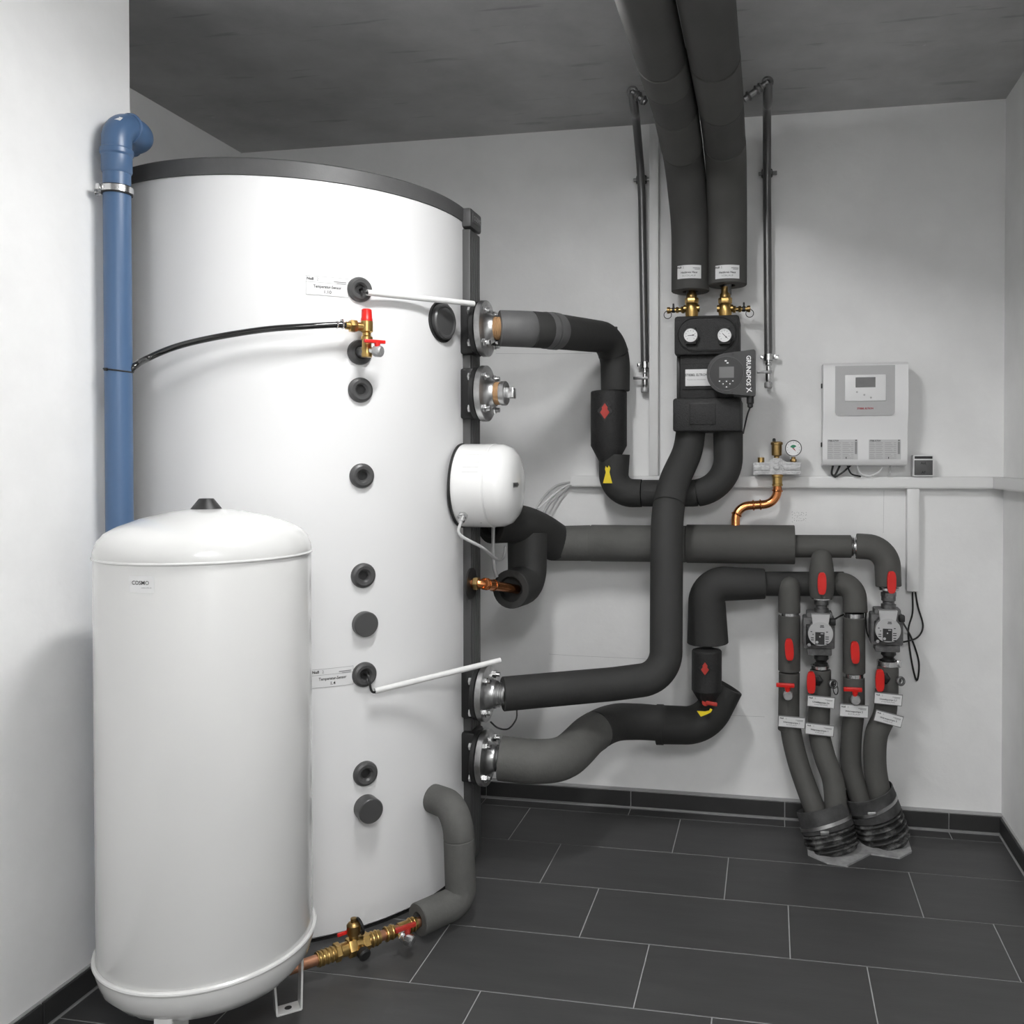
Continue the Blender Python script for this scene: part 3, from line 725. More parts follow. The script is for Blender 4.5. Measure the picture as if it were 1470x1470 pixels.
m.cyl(c0 + AXX * .05, c0 + AXX * .05 + dd * .05, .0185); m.build('press_sleeve', 'copper', cst)
gt = thing('sensor_cable', 'grey cable hanging straight down under the immersion heater', 'cable', P(708, 755, 2.97))
MB().tube(smooth([P(708, 752, 2.97), P(708, 790, 2.97), P(709, 812, 2.98), P(713, 828, 2.99)], 5), .0065, 10).build('cable_tube', 'cable', gt)
sc = thing('sensor_cable', 'thin black cable looping under the dropping pipe end', 'cable', P(742, 1020, 2.86))
MB().tube(smooth([P(742, 1016, 2.87), P(741, 1032, 2.86), P(730, 1046, 2.85), P(715, 1045, 2.85), P(704, 1036, 2.84)], 6), .0028, 8).build('cable_tube', 'rubber', sc)

# --- two pipes hanging under the ceiling, bending down to the pump group
ZP = 2.535
for i, (X, px, yb, lab, l2) in enumerate(((-.306, 991, 419, 'left olive-grey foam-covered ceiling pipe, the one labelled RÜCKLAUF', 'RÜCKLAUF'), (-.157, 1044, 410, 'right olive-grey foam-covered ceiling pipe, the one labelled VORLAUF', 'VORLAUF'))):
    bt = P(px, yb, 3.405)
    path = fillet([Vector((X - .004, YF, ZP)), Vector((X, 2.92, ZP)), Vector((X, 3.22, ZP - .06)), Vector((bt.x, 3.405, ZP - .24)), bt], [.35, .22, .22], 10)
    hp_ = thing('heating_pipe', lab, 'pipe', bt, 'twin heating pipes under the ceiling'); T = lens(path)[-1]
    cuts = [0, .45, (4.35 if i else 4.45) / T, 4.92 / T if i == 0 else 4.95 / T, 5.08 / T if i == 0 else 5.28 / T, 5.30 / T if i == 0 else 5.52 / T, 5.54 / T if i == 0 else 1., 1.]
    cuts = sorted(set(cuts)); r = .0725
    for k, (a, b) in enumerate(zip(cuts[:-1], cuts[1:])):
        sleeve(sub(path, a, b - (.0007 if b < 1 else 0)), r + (.0012 if k % 2 else 0), r + (.0012 if k % 2 else 0), 'foam_mid' if k % 2 else 'foam_pipe', hp_, open1=.03 if b == 1. else 0)
    MB().cyl(bt + UP * .03, bt - UP * .035, .016, seg=16).build('pipe_end', 'dkmetal', hp_)
    zz = P(px, 390, 3.333).z; az = -math.pi / 2 + (.02 if i == 0 else .05); mp = cylmap((bt.x, bt.y), r + .0022, az, zz)
    s_ = MB().grid(.094, .050, mp, 8).build('paper_sticker', 'paper', hp_); label_print(mp, .094, .05, 'Heizkreis Haus', l2, s_)

# ------------------------------------------------------------------ slim vent pipes with small valves
def vent(q_top, q_clamp, q_bot, q_end, fit_to, lab):
    a = P(*q_top, 2.85); b = P(*q_clamp, 3.487); c = P(*q_bot, 3.487); t = thing('vent_pipe', lab, 'pipe', c, 'slim vent pipes beside the heating pipes')
    pth = fillet([a, a - UP * .05 + Vector((0, .05, 0)), b + UP * .20 - Vector((0, .16, 0)), b, c], [.05, .2, .3], 6)
    MB().tube(pth, .0155, 14).build('tube', 'ventpipe', t)
    f = P(*fit_to, 2.85); dv = (f - a).normalized(); m = MB(); m.torus(a, (0, 1, .2), .012, .007, 18, 8); m.cyl(a, f, .0105, seg=12)
    for k in (.3, .45, .8): m.torus(a.lerp(f, k), dv, .0115, .005, 16, 6)
    m.build('top_fitting', 'dkmetal', t)
    m = MB(); m.lathe([(.0155, -.013), (.021, -.013), (.021, .013), (.0155, .013)], b, UP, 20); m.build('clamp_lining', 'rubber', t); m = MB(); m.lathe([(.0155, -.008), (.0225, -.008), (.0225, .008), (.0155, .008)], b, UP, 20); m.box(b + Vector((.029, 0, 0)), (.018, .012, .014), None, .002); m.box(b + Vector((-.026, 0, 0)), (.012, .012, .012), None, .002)
    m.cyl(b, Vector((b.x, WY, b.z)), .004, seg=8); m.build('clamp', 'dkmetal', t)
    k = c; e = P(*q_end, 3.487); h = k.z - e.z; m = MB()
    m.lathe([(.016, .012), (.019, .012), (.019, -.012), (.016, -.012)], k, UP, 20); m.box(k + Vector((.03, 0, 0)), (.02, .012, .016), None, .002); m.box(k + Vector((-.024, 0, 0)), (.012, .012, .014), None, .002)
    m.cyl(k, Vector((k.x, WY, k.z)), .004, seg=8); m.build('clamp', 'chrome', t)
    m = MB(); m.lathe([(0, .01), (.010, .01), (.010, -.02), (.013, -.022), (.013, -.03), (.009, -.034), (.009, -h * .62), (.012, -h * .64), (.012, -h * .9), (.008, -h), (0, -h)], k, UP, 18); m.build('end_valve', 'chrome', t)
    m = MB(); m.box(Vector((k.x - .014, k.y - .018, k.z - h * .60)), (.058, .006, .011), None, .001); m.cyl(Vector((k.x, k.y, k.z - h * .60)), Vector((k.x, k.y - .02, k.z - h * .60)), .006, seg=10); m.build('lever', 'dkmetal', t)
    MB().lathe([(0, -h), (.014, -h), (.0155, -h - .004), (.0155, -h - .018), (.012, -h - .022), (0, -h - .022)], k, UP, 16).build('knurled_cap', 'castal' , t)
vent((908, 132), (921, 258), (925.5, 524), (927, 556), (927, 147), 'slim grey vent pipe left of the twin heating pipes with lever valve')
vent((1102, 118), (1101, 249), (1103, 513), (1103, 549), (1068, 143), 'slim grey vent pipe right of the twin heating pipes with lever valve')

# ================================================================== PUMP STATION ON THE BACK WALL
gY = 3.29                                               # front face
def PB(px, py, Y): return P(px, py, Y)
def slab(mb, x0, y0, x1, y1, Yf, Yb, bev=.006, Yref=None):
    a = P(x0, y0, Yref or Yf); b = P(x1, y1, Yref or Yf); return mb.span((a.x, Yf, b.z), (b.x, Yb, a.z), bev)
ps = thing('pump_station', 'black moulded foam heating pump station with two dial thermometers', 'pump station', P(1015, 620, 3.45))
slab(MB(), 968, 454, 1061, 508, gY, 3.49, .010, gY).build('upper_shell', 'epp', ps)
mid = slab(MB(), 975, 506, 1062, 575, gY + .03, 3.49, .004, gY).build('middle_shell', 'epp', ps)
slab(MB(), 966, 572, 1064, 619, gY - .005, 3.49, .009, gY).build('lower_shell', 'epp', ps)
slab(MB(), 969, 508, 974, 574, gY + .06, 3.49, .002, gY).build('side_clip', 'black', ps)
# oval recess ring on the upper shell
c = P(1015, 480, gY); hw, hh = 42 / ppm(c), 24 / ppm(c)
ov = [(math.copysign(hw - hh, math.cos(a)) + hh * math.cos(a), hh * math.sin(a)) for a in [2 * math.pi * (k + .5) / 40 for k in range(40)]]
m = MB(); pth = [c + Vector((u, -.001, v)) for u, v in ov]; m.tube(pth + [pth[0]], .0025, 8); m.build('oval_rim', 'black', ps)
MB().prism([(u * .965, v * .94) for u, v in ov], c + Vector((0, -.0025, 0)), AXX, UP, .0025).build('oval_panel', 'epp', ps)
for px, ang in ((991.5, 5), (1040, -45)):
    d = Vector((0, -1, 0)); cc = P(px, 481.5, gY - .03); r = 9.6 / ppm(cc)
    kb = MB().lathe([(0, -.002), (r * 1.12, -.002), (r * 1.12, .030), (0, .030)], Vector((cc.x, gY, cc.z)), d, 28); kb.box(Vector((cc.x, gY - .013, cc.z - r * .75)), (r * 1.7, .026, r * 1.1), None, .004); kb.box(Vector((cc.x, gY - .013, cc.z + r * .95)), (r * 1.5, .026, r * .6), None, .004)
    kb = kb.build('thermometer', 'black', ps); f0 = Vector((cc.x, gY - .030, cc.z))
    MB().lathe([(r * .86, 0), (r, .001), (r, .004), (r * .88, .0045), (r * .86, .002), (r * .86, 0)], f0, d, 32).build('bezel', 'white', kb)
    MB().lathe([(0, .0012), (r * .87, .0012)], f0, d, 28).build('dial', 'paper', kb)
    m = MB(); pm = planar(f0 + d * .0016, AXX, UP, 0)
    for k in range(9):
        a = math.radians(225 - k * 33.75); ca_, sa_ = math.cos(a), math.sin(a); b = len(m.v)
        for rr, ww in ((.62, .05), (.78, .05)):
            for s_ in (-1, 1): m.v.append(pm((rr * ca_ - s_ * ww * sa_ * .5) * r, (rr * sa_ + s_ * ww * ca_ * .5) * r))
        m.f.append((b, b + 1, b + 3, b + 2))
    m.build('scale_marks', 'ink', kb)
    a = math.radians(ang); ca_, sa_ = math.cos(a), math.sin(a); m = MB()
    m.v = [pm((u * ca_ - v * sa_) * r, (u * sa_ + v * ca_) * r, .0004) for u, v in ((-.45, .04), (-.45, -.04), (.3, -.05), (.3, -.13), (.62, 0), (.3, .13), (.3, .05))]; m.f = [tuple(range(7))]
    m.build('needle', 'ink', kb)
# label plate and bottom window
slab(MB(), 978, 521, 1024, 558, gY + .024, gY + .032, .003, gY).build('label_frame', 'epp', mid)
lp = slab(MB(), 983, 529.5, 1020, 553, gY + .020, gY + .026, .001, gY).build('name_plate', 'paper', mid)
cc = P(999, 540, gY + .020); pm = planar((cc.x, gY + .020, cc.z), AXX, UP, .0006)
text('STIEBEL ELTRON', .013, shift(pm, .002, .004), 'ink', lp, bold=.0002, width=.082); text('Technik zum Wohlfühlen', .006, shift(pm, .002, -.013), 'ink_grey', lp, 'fine_print', width=.07)
lw = slab(MB(), 989, 578, 1029, 611, gY - .006, gY - .001, .004, gY).build('window_rim', 'rubber', ps)
slab(MB(), 990.5, 580, 1027.5, 609.5, gY - .0085, gY - .002, .003, gY).build('window_panel', 'epp', ps)
# pump head
hd = thing('heating_pump', 'dark grey square heating pump with round display on the pump station', 'pump', P(1050, 535, gY))
hY0 = gY - .075
kx = ppm(P(1050, 535, hY0)); oc = P(1043, 536, hY0); rr = 28.5 / kx; x1 = 41 / kx; zt, zb = 33.5 / kx, -33 / kx
poly = []
for k in range(15):
    a = math.radians(100 + k * (160 / 14)); poly.append((rr * math.cos(a), rr * 1.02 * math.sin(a)))
cr = .008
for (cx_, cz_, a0) in ((x1 - cr, zb + cr, -90), (x1 - cr, zt - cr, 0)):
    for k in range(5): a = math.radians(a0 + k * 22.5); poly.append((cx_ + cr * math.cos(a), cz_ + cr * math.sin(a)))
MB().prism(poly, Vector((oc.x, hY0, oc.z)), AXX, UP, -.055).build('housing', 'pumphead', hd)
MB().cyl(Vector((oc.x, hY0 + .05, oc.z)), Vector((oc.x, gY + .035, oc.z)), rr * .93, seg=32).build('motor_can', 'black', hd)
fc = Vector((oc.x, hY0, oc.z)); d = Vector((0, -1, 0)); pm = planar((oc.x, hY0, oc.z), AXX, UP, .0)
MB().torus(fc, d, rr * .86, .0016, 40, 6).build('display_ring', 'ring', hd)
dp = MB().lathe([(0, .001), (rr * .84, .001)], fc, d, 40).build('display_disc', 'black', hd)
s_ = 1 / kx
MB().grid(21 * s_, 16 * s_, shift(lifted(pm, .0016), 0, 1.5 * s_), 1).build('screen', 'lcd', dp)
m = MB()
for dx, dy in ((-10, -11), (9, -11), (-5, -15), (5, -15), (0, -19.5), (0, -11.5)): m.grid(2. * s_, 1.6 * s_, shift(lifted(pm, .0016), dx * s_, dy * s_), 1)
m.grid(3 * s_, 2 * s_, shift(lifted(pm, .0016), -1.2 * s_, 18 * s_), 1); m.grid(3 * s_, 2 * s_, shift(lifted(pm, .0016), 1.5 * s_, 15 * s_), 1); m.build('key_symbols', 'ink_white', dp)
MB().torus(fc + Vector((0, -.0012, -15 * s_)), d, 5.5 * s_, .0007, 24, 5).build('keypad_ring', 'ring', dp)
text('GRUNDFOS', .022, shift(lifted(pm, .001), 31 * s_, 3.5 * s_), 'ink_white', hd, bold=.0006, width=43 * s_, rot=-math.pi / 2)
text('X', .026, shift(lifted(pm, .001), 31.5 * s_, -24 * s_), 'ink_white', hd, 'logo', bold=.0004, rot=-math.pi / 2 + .15)
m = MB()
for dx, dy in ((-25, 0), (9, 27), (38, 19), (8, -28), (36, -20)): m.lathe([(0, .001), (1.8 * s_, .001), (1.8 * s_, -.002)], fc + Vector((dx * s_, 0, dy * s_)), d, 10)
m.build('screw', 'rubber', hd)
pg_ = P(1077, 570, hY0 + .03)
MB().lathe([(0, .01), (.013, .01), (.013, -.022), (.010, -.026), (.010, -.036), (.004, -.04)], pg_, UP, 14).box(P(1064, 568, hY0 + .03), (.05, .03, .012), None, .003).build('plug', 'black', hd)
MB().tube(smooth([pg_ - UP * .035, P(1073, 595, 3.25), P(1069, 612, 3.30), P(1067, 622, 3.42)], 6), .003, 8).build('power_cord', 'rubber', hd)
# brass ball valves on top
for px, sgn, lab in ((993, -1, 'brass ball valve with drain cock under the RÜCKLAUF pipe'), (1041, 1, 'brass ball valve with drain cock under the VORLAUF pipe')):
    b = P(px, 455, 3.40); k = ppm(b); bv = thing('ball_valve', lab, 'valve', b, 'brass valves on the pump station')
    z0 = b.z
    def zz(y): return P(px, y, 3.40).z - z0
    MB().lathe([(0, zz(458)), (.022, zz(458)), (.025, zz(450)), (.027, zz(442)), (.024, zz(437)), (.019, zz(435)), (.019, zz(431)), (0, zz(431))], b, UP, 28).cyl(b + Vector((-.030, -.004, zz(443))), b + Vector((.030, -.004, zz(443))), .0135, seg=18).build('body', 'brass', bv)
    MB().hexnut(b + UP * zz(436), UP, .026, .022).build('union_nut', 'brass', bv)
    MB().lathe([(.017, zz(428)), (.020, zz(427)), (.020, zz(423)), (.015, zz(420)), (.015, zz(412)), (0, zz(412))], b, UP, 20).build('tail_piece', 'brass_dk', bv)
    e = b + UP * zz(444.5); X = AXX * sgn
    dc = MB().hexnut(e + X * .028, X, .014, .012).cyl(e + X * .038, e + X * .085, .008, seg=12).hexnut(e + X * .05, X, .0125, .010).build('drain_cock', 'brass', bv)
    MB().box(e + X * .070 + UP * .012, (.007, .012, .026), None, .002).lathe([(0, -.006), (.010, -.006), (.010, .006), (0, .006)], e + X * .070, X, 14).build('toggle', 'rubber', dc)
    MB().lathe([(0, 0), (.0115, 0), (.0125, .003), (.0125, .012), (0, .014)], e + X * .082, X, 14).build('knurled_cap', 'brass_dk', dc)
    MB().torus(e + X * .092 - UP * .017, (0, 1, 0), .0145, .0015, 24, 6).build('cap_strap', 'rubber', dc)

# ================================================================== CABLE TRUNKING
tY = WY - .042
def trunk_seg(name, label, a, b, lid=None):
    t = thing(name, label, 'trunking', ((a[0] + b[0]) / 2, (a[1] + b[1]) / 2, min(a[2], b[2])))
    MB().span(a, b, .002).build('channel', 'trunk', t); return t
zt_, zb_ = P(1000, 683.5, tY).z, P(1000, 699.5, tY).z
ht_ = trunk_seg('cable_trunking', 'long white horizontal cable trunking across the back wall', (P(820, 690, tY).x, tY, zb_), (XR - .045, WY, zt_))
MB().span((P(820, 690, tY).x - .004, tY - .0015, zb_ + .006), (XR - .046, tY, zt_ - .006)).build('lid', 'trunk', ht_)
rt_ = trunk_seg('cable_trunking', 'white cable trunking turning the corner along the right wall', (XR - .044, 1.2, zb_), (XR, WY, zt_))
MB().span((XR - .0455, 1.2, zb_ + .006), (XR - .044, tY, zt_ - .006)).build('lid', 'trunk', rt_)
v1 = P(938, 400, tY - .008)
vt = trunk_seg('cable_trunking', 'tall white vertical cable trunking behind the heating pipes', (v1.x - .018, tY + .0, zt_ + .001), (v1.x + .018, WY, P(938, 183, WY).z))
v2a, v2b = P(1302.5, 703, tY), P(1319, 849, tY)
trunk_seg('cable_trunking', 'short white vertical cable trunking below the horizontal one', (v2a.x, tY, v2b.z), (v2b.x, WY, zb_ - .001))
# cables from the trunking end
for k, (mid_, lab) in enumerate((([(800, 697), (782, 712), (768, 733)], 'upper grey cable fanning out of the open trunking end'), ([(805, 702), (788, 716), (772, 730)], 'white cable fanning out of the open trunking end'), ([(808, 706), (790, 722), (780, 737)], 'lower grey cable fanning out of the open trunking end'))):
    a = P(824, 692, WY - .02); c = thing('data_cable', lab, 'cable', a)
    MB().tube(smooth([a] + [P(x, y, WY - .03 - .045 * i) for i, (x, y) in enumerate(mid_)], 6), .0052 if k != 1 else .0036, 8).build('cable_tube', 'cable' if k != 1 else 'white', c)

# ================================================================== HEATING CONTROLLER
kY = 3.405
x0_, z1_ = P(1182, 521, kY).x, P(1182, 521, kY).z; x1_, z0_ = P(1303.5, 672, kY).x, P(1303.5, 670, kY).z
ct = thing('heating_controller', 'white wall-mounted heating controller with grey panel and small display', 'controller', ((x0_ + x1_) / 2, WY, z0_))
# front profile: upper part stands proud and sweeps back towards the bottom
H_ = z1_ - z0_; prof = [(0, 0), (.016, 0), (.085, .006), (.094, .016), (.098, .03), (.098, H_ * .26), (.100, H_ * .36), (.110, H_ * .47), (.115, H_ * .56), (.115, H_ * .93), (.110, H_ * .975), (.098, H_), (0, H_)]
MB().prism([(q_[0], q_[1]) for q_ in prof], Vector((x0_, WY - .001, z0_)), Vector((0, -1, 0)), UP, -(x1_ - x0_)).build('cover', 'white', ct)
def cf(px, py): q_ = P(px, py, kY); return q_
ga, gb = cf(1199, 521), cf(1284.5, 596); 
rc = .012; gp = [(ga.x, ga.z - .012), (ga.x, gb.z + rc), (ga.x + rc * .3, gb.z + rc * .3), (ga.x + rc, gb.z), (gb.x - rc, gb.z), (gb.x - rc * .3, gb.z + rc * .3), (gb.x, gb.z + rc), (gb.x, ga.z - .012)]
pn = MB().prism(gp, Vector((0, WY - .1168, 0)), AXX, UP, -.003).build('grey_panel', 'panel', ct)
ua, ub = cf(1213, 538.5), cf(1271.5, 575.5)
un = MB().span((ua.x, WY - .121, ub.z), (ub.x, WY - .115, ua.z), .0015).build('control_unit', 'white', ct)
da, db = cf(1228, 542), cf(1256.5, 556); MB().span((da.x, WY - .1216, db.z), (db.x, WY - .119, da.z)).build('display', 'screen', un)
m = MB()
for px, py in ((1230, 563), (1240.5, 567), (1250, 571)): q_ = cf(px, py); m.lathe([(.003, 0), (.0036, .0005), (0, .0008)], Vector((q_.x, WY - .121, q_.z)), (0, -1, 0), 12)
m.build('key', 'panel', un)
q_ = cf(1242, 586.5); text('STIEBEL ELTRON', .009, planar((q_.x, WY - .1168, q_.z), AXX, UP, .0008), 'ink_red', ct, bold=.0003, width=.058)
for (xa, xb) in ((1188, 1232), (1248, 1294)):
    a, b = cf(xa, 631), cf(xb, 659.5); yy = WY - .0985; w = b.x - a.x; h = a.z - b.z
    pm = planar(((a.x + b.x) / 2, yy, (a.z + b.z) / 2), AXX, UP, .0008)
    s_ = MB().grid(w, h, pm, 1).build('wiring_sticker', 'paper_grey', ct)
    text('STIEBEL ELTRON', h * .11, shift(lifted(pm), -w * .3, h * .44), 'ink', s_, 'title_text', width=w * .34, bold=.0002)
    m = MB()
    for r_ in range(9):
        for seg0, seg1 in ((-.48, -.34 + .02 * (r_ % 3)), (-.28, -.06 - .03 * (r_ % 2)), (0, .2 + .04 * (r_ % 3)), (.28, .36)): m.grid((seg1 - seg0) * w, h * .018, shift(lifted(pm), (seg0 + seg1) / 2 * w, h * (.33 - r_ * .095)), 1)
    m.build('print_lines', 'ink_grey', s_)
    m = MB(); m.grid(w * .07, h * .62, shift(lifted(pm, .0003), w * .44, h * .08), 1); m.build('grey_bar', 'ink_grey', s_)
    m = MB(); m.grid(w * .025, h * .09, shift(lifted(pm, .0008), w * .12, -h * .42), 1); m.grid(w * .05, h * .05, shift(lifted(pm, .0008), w * .44, h * .46), 1); m.build('print_mark', 'ink', s_)
for py in (552, 638):
    q_ = cf(1179, py); MB().box((x0_ - .002, WY - .05, q_.z), (.006, .02, .018), None, .002).build('hinge', 'rubber', ct)
wires = [([(1196, 671), (1194, 680), (1200, 685)], 'rubber', .004), ([(1206, 671), (1200, 680), (1196, 684)], 'rubber', .004), ([(1222, 671), (1210, 678), (1200, 684)], 'rubber', .0035), ([(1230, 671), (1236, 680), (1250, 683), (1262, 677), (1266, 671)], 'white', .003), ([(1278, 671), (1277, 678), (1275, 684)], 'cable', .003), ([(1216, 671), (1222, 680), (1236, 684)], 'rubber', .003)]
names_ = ['thick black cable at the left below the heating controller', 'second black cable crossing below the heating controller', 'slanting black cable below the heating controller', 'white cable sagging in an arc below the heating controller', 'straight grey cable below the heating controller', 'thin black cable beside the white arc below the heating controller']
for (pts, mt, r), nm in zip(wires, names_):
    c = thing('controller_cable', nm, 'cable', P(*pts[0], WY - .06)); MB().tube(smooth([P(x, y, WY - .055) + (UP * .01 if i == 0 else Vector()) for i, (x, y) in enumerate(pts)], 6), r, 8).build('cable_tube', mt, c)
# small sensor box
a, b = P(1310.5, 653, kY + .06), P(1341, 684.2, kY + .06)
sb = thing('outdoor_sensor_box', 'small square grey and white thermostat box standing on the trunking', 'thermostat', ((a.x + b.x) / 2, kY + .09, zt_))
MB().span((a.x, kY + .06, zt_ + .0005), (b.x, WY - .002, a.z), .006).build('case', 'white', sb)
w = b.x - a.x; cx_ = (a.x + b.x) / 2; h = a.z - zt_; yy = kY + .06
MB().span((a.x + w * .07, yy - .0015, zt_ + h * .08), (b.x - w * .07, yy + .002, zt_ + h * .76), .001).build('front_panel', 'ring', sb)
MB().span((a.x + w * .08, yy - .0015, zt_ + h * .82), (b.x - w * .08, yy + .002, zt_ + h * .94), .001).build('top_window', 'ink', sb)
pm = planar((cx_, yy - .0015, zt_ + h * .4), AXX, UP, .0008); text('Anl.', .013, shift(pm, .0, h * .22), 'ink', sb, 'handwriting', bold=.0003); text('AF', .013, shift(pm, .0, -h * .20), 'ink', sb, 'handwriting', bold=.0003)

# ================================================================== SAFETY GROUP AND ITS COPPER PIPE
sY = 3.43
a, b = P(1081.5, 664, sY - .03), P(1150, 681, sY - .03)
bs = thing('safety_group', 'cast metal safety group with brass air vent and round pressure gauge', 'valve', P(1116, 682, sY))
top = [(1081.5, 681), (1149.5, 681), (1149.5, 664), (1128, 663), (1120, 657.5), (1110, 657.5), (1102, 663.5), (1081.5, 664)]
pp = [P(x, y, sY - .03) for x, y in top]
MB().prism([(q_.x, q_.z) for q_ in pp], Vector((0, sY - .03, 0)), AXX, UP, -.075).build('cast_body', 'castal', bs)
m = MB(); m.lathe([(0, 0), (.012, 0), (.009, .0015), (0, .0015)], Vector((P(1115, 670, sY - .03).x, sY - .03, P(1115, 671, sY - .03).z)), (0, -1, 0), 18)
for px in (1094, 1137): q_ = P(px, 672, sY - .03); m.box(q_, (.06, .003, .018), None, .001)
m.build('raised_marks', 'castal', bs)
q_ = P(1092.5, 665, sY); MB().cyl(q_ - UP * .005, q_ + UP * .022, .0125, seg=20).build('brass_plug', 'brass', bs)
q_ = P(1115, 658, sY); k = 1 / ppm(q_)
av = MB().lathe([(0, -.004), (.010, -.004), (.010, .008), (.019, .012), (.0195, .050), (.0225, .052), (.0225, .060), (.016, .064), (0, .064)], q_, UP, 28).build('air_vent', 'brass_dk', bs)
MB().lathe([(0, 0), (.006, 0), (.006, .010), (.0035, .014), (0, .014)], q_ + Vector((-.010, 0, .062)), UP, 14).build('vent_cap', 'rubber', av)
q_ = P(1139, 643.5, sY - .02); r = 11.8 / ppm(q_); d = Vector((0, -1, 0))
gg = MB().lathe([(0, -.018), (r * .95, -.018), (r, -.012), (r, .004), (r * .93, .006), (r * .9, .003), (0, .003)], q_, d, 36).build('pressure_gauge', 'dkmetal', bs)
MB().lathe([(0, .0036), (r * .9, .0036)], q_, d, 32).build('dial', 'white', gg)
pm = planar(q_ + d * .004, AXX, UP, 0); m = MB()
m.v = [pm(0, 0)] + [pm(.42 * r * math.cos(math.radians(160 - k * 18)), .42 * r * math.sin(math.radians(160 - k * 18))) for k in range(8)]; m.f = [(0, k + 1, k) for k in range(1, 8)]; m.build('green_sector', 'ink_green', gg)
m = MB(); m.v = [pm(u * r, v * r, .0004) for u, v in ((-.2, .05), (.0, -.12), (.32, -.42), (.1, -.02))]; m.f = [(0, 1, 2, 3)]; m.build('red_pointer', 'ink_red', gg)
m = MB()
for k in range(11):
    aa = math.radians(225 - k * 27); m.grid(r * .06, r * .06, shift(lifted(pm), .72 * r * math.cos(aa), .72 * r * math.sin(aa)), 1)
m.build('scale_marks', 'ink', gg)
MB().cyl(P(1139, 656, sY), P(1139, 664, sY) - UP * .004, .008, seg=12).hexnut(P(1139, 663, sY), UP, .012, .010).build('gauge_stem', 'brass_dk', bs)
cpp = fillet([P(1116, 681, sY), P(1116, 723, sY), P(1056, 727, sY - .01), P(1056, 757, dY)], [.055, .055], 10)
cq = thing('copper_pipe', 'bright copper S-bend pipe below the cast safety group', 'pipe', cpp[-1])
MB().tube(cpp, .0165, 22).build('pipe', 'copper', cq)
for f_ in (.20, .50, .585, .84): s0 = sub(cpp, f_, f_ + .01); MB().torus(s0[0], (s0[-1] - s0[0]), .0175, .0035, 22, 8).build('press_bead', 'copper', cq)
q_ = P(1116, 681.5, sY); MB().lathe([(.0215, -.0), (.0215, -.008), (.018, -.010), (.018, -.034), (.020, -.036), (.020, -.042), (.0165, -.044)], q_, UP, 24).build('brass_union', 'brass', cq)

# ================================================================== SHUT-OFF RISERS ON THE RIGHT
rY = 3.385
def ring(c, r, parent, h=.010, name='pipe_clip'):
    return MB().lathe([(r * .8, -h / 2), (r, -h / 2), (r, h / 2), (r * .8, h / 2)], c, UP, 24).build(name, 'chrome', parent)
def handle(c, parent, w=.031, h=.080, tilt=0.):
    R = Matrix.Rotation(tilt, 3, 'Y')
    hb = MB(); n_ = 18; poly = []
    for k in range(n_):
        a = 2 * math.pi * k / n_; u = math.copysign(abs(math.cos(a)) ** .55, math.cos(a)); v = math.copysign(abs(math.sin(a)) ** .8, math.sin(a)); poly.append((u * w / 2, v * h / 2))
    ux = R @ AXX; uz = R @ UP
    hb.prism(poly, c + Vector((0, -.034, 0)), ux, uz, -.016); hb.prism([(q_[0] * .8, q_[1] * .93) for q_ in poly], c + Vector((0, -.037, 0)), ux, uz, -.004)
    ho = hb.build('red_handle', 'red', parent)
    MB().cyl(c + Vector((0, .01, 0)), c + Vector((0, -.020, 0)), .013, seg=14).build('spindle', 'rubber', ho); return ho
def drain(c, parent):
    m = MB(); m.cyl(c, c + Vector((0, -.045, -.004)), .010, seg=14); m.build('tap_neck', 'chrome', parent)
    k_ = MB().lathe([(0, .022), (.015, .022), (.0175, .026), (.0175, .044), (.015, .048), (0, .048)], c + Vector((.002, 0, -.012)), Vector((0, -1, -.10)), 12).build('drain_cap', 'castal', parent)
    MB().box(c + Vector((-.008, -.040, .022)), (.066, .012, .015), None, .003).cyl(c + Vector((0, -.04, .016)), c + Vector((0, -.04, -.004)), .011, .008, 12).build('drain_handle', 'red', parent)
def riser(label, loc): return thing('shutoff_riser', label, 'pipe', loc)
def Q(px, py, dY_=0.): return P(px, py, rY + dY_)
R_ = .0405
# riser 1 (return of heat pump 1)
k1 = riser('foam-covered riser with rounded top, red lever and red drain tap', Q(1133, 1045))
t1 = fillet([P(1133, 838, hY), Q(1133, 836), Q(1133, 879)], [.04], 8)
MB().tube([P(1133, 842, hY), P(1133, 844, rY + .004)], .036, 24).lathe([(0, .0405), (.02, .035), (.034, .022), (.0405, 0), (.0405, -.02)], Q(1133, 843), UP, 28).tube([Q(1133, 845), Q(1133, 879)], .0405, 28).build('top_sleeve', 'foam_mid', k1)
ring(Q(1133, 881), .036, k1); sleeve([Q(1133, 883), Q(1133, 963)], R_, R_, 'foam_mid', k1); sleeve([Q(1133, 965), Q(1132, 1048)], R_ - .002, R_ - .001, 'foam_mid', k1)
handle(Q(1132.5, 927) + Vector((0, -R_, 0)), k1, tilt=-.06); drain(Q(1130, 985.5) + Vector((0, -R_ + .01, 0)), k1)
# riser 3 (return of heat pump 2)
k3 = riser('foam-covered riser with elbow top, red lever and red drain tap', Q(1226, 1025))
t3 = fillet([P(1198, 838, hY), Q(1226, 838, .02), Q(1228, 880)], [.055], 10); sleeve(t3, .043, .044, 'foam_mid', k3, 'top_sleeve', open1=.03)
ring(Q(1226, 883), .036, k3, .016); sleeve([Q(1226, 886), Q(1226, 966)], R_, R_, 'foam_mid', k3); ring(Q(1226, 969), .036, k3, .014); sleeve([Q(1226, 972), Q(1226, 1026)], R_ - .002, R_ - .001, 'foam_mid', k3)
handle(Q(1225, 931) + Vector((0, -R_, 0)), k3, tilt=-.05); drain(Q(1225, 991.5) + Vector((0, -R_ + .01, 0)), k3)
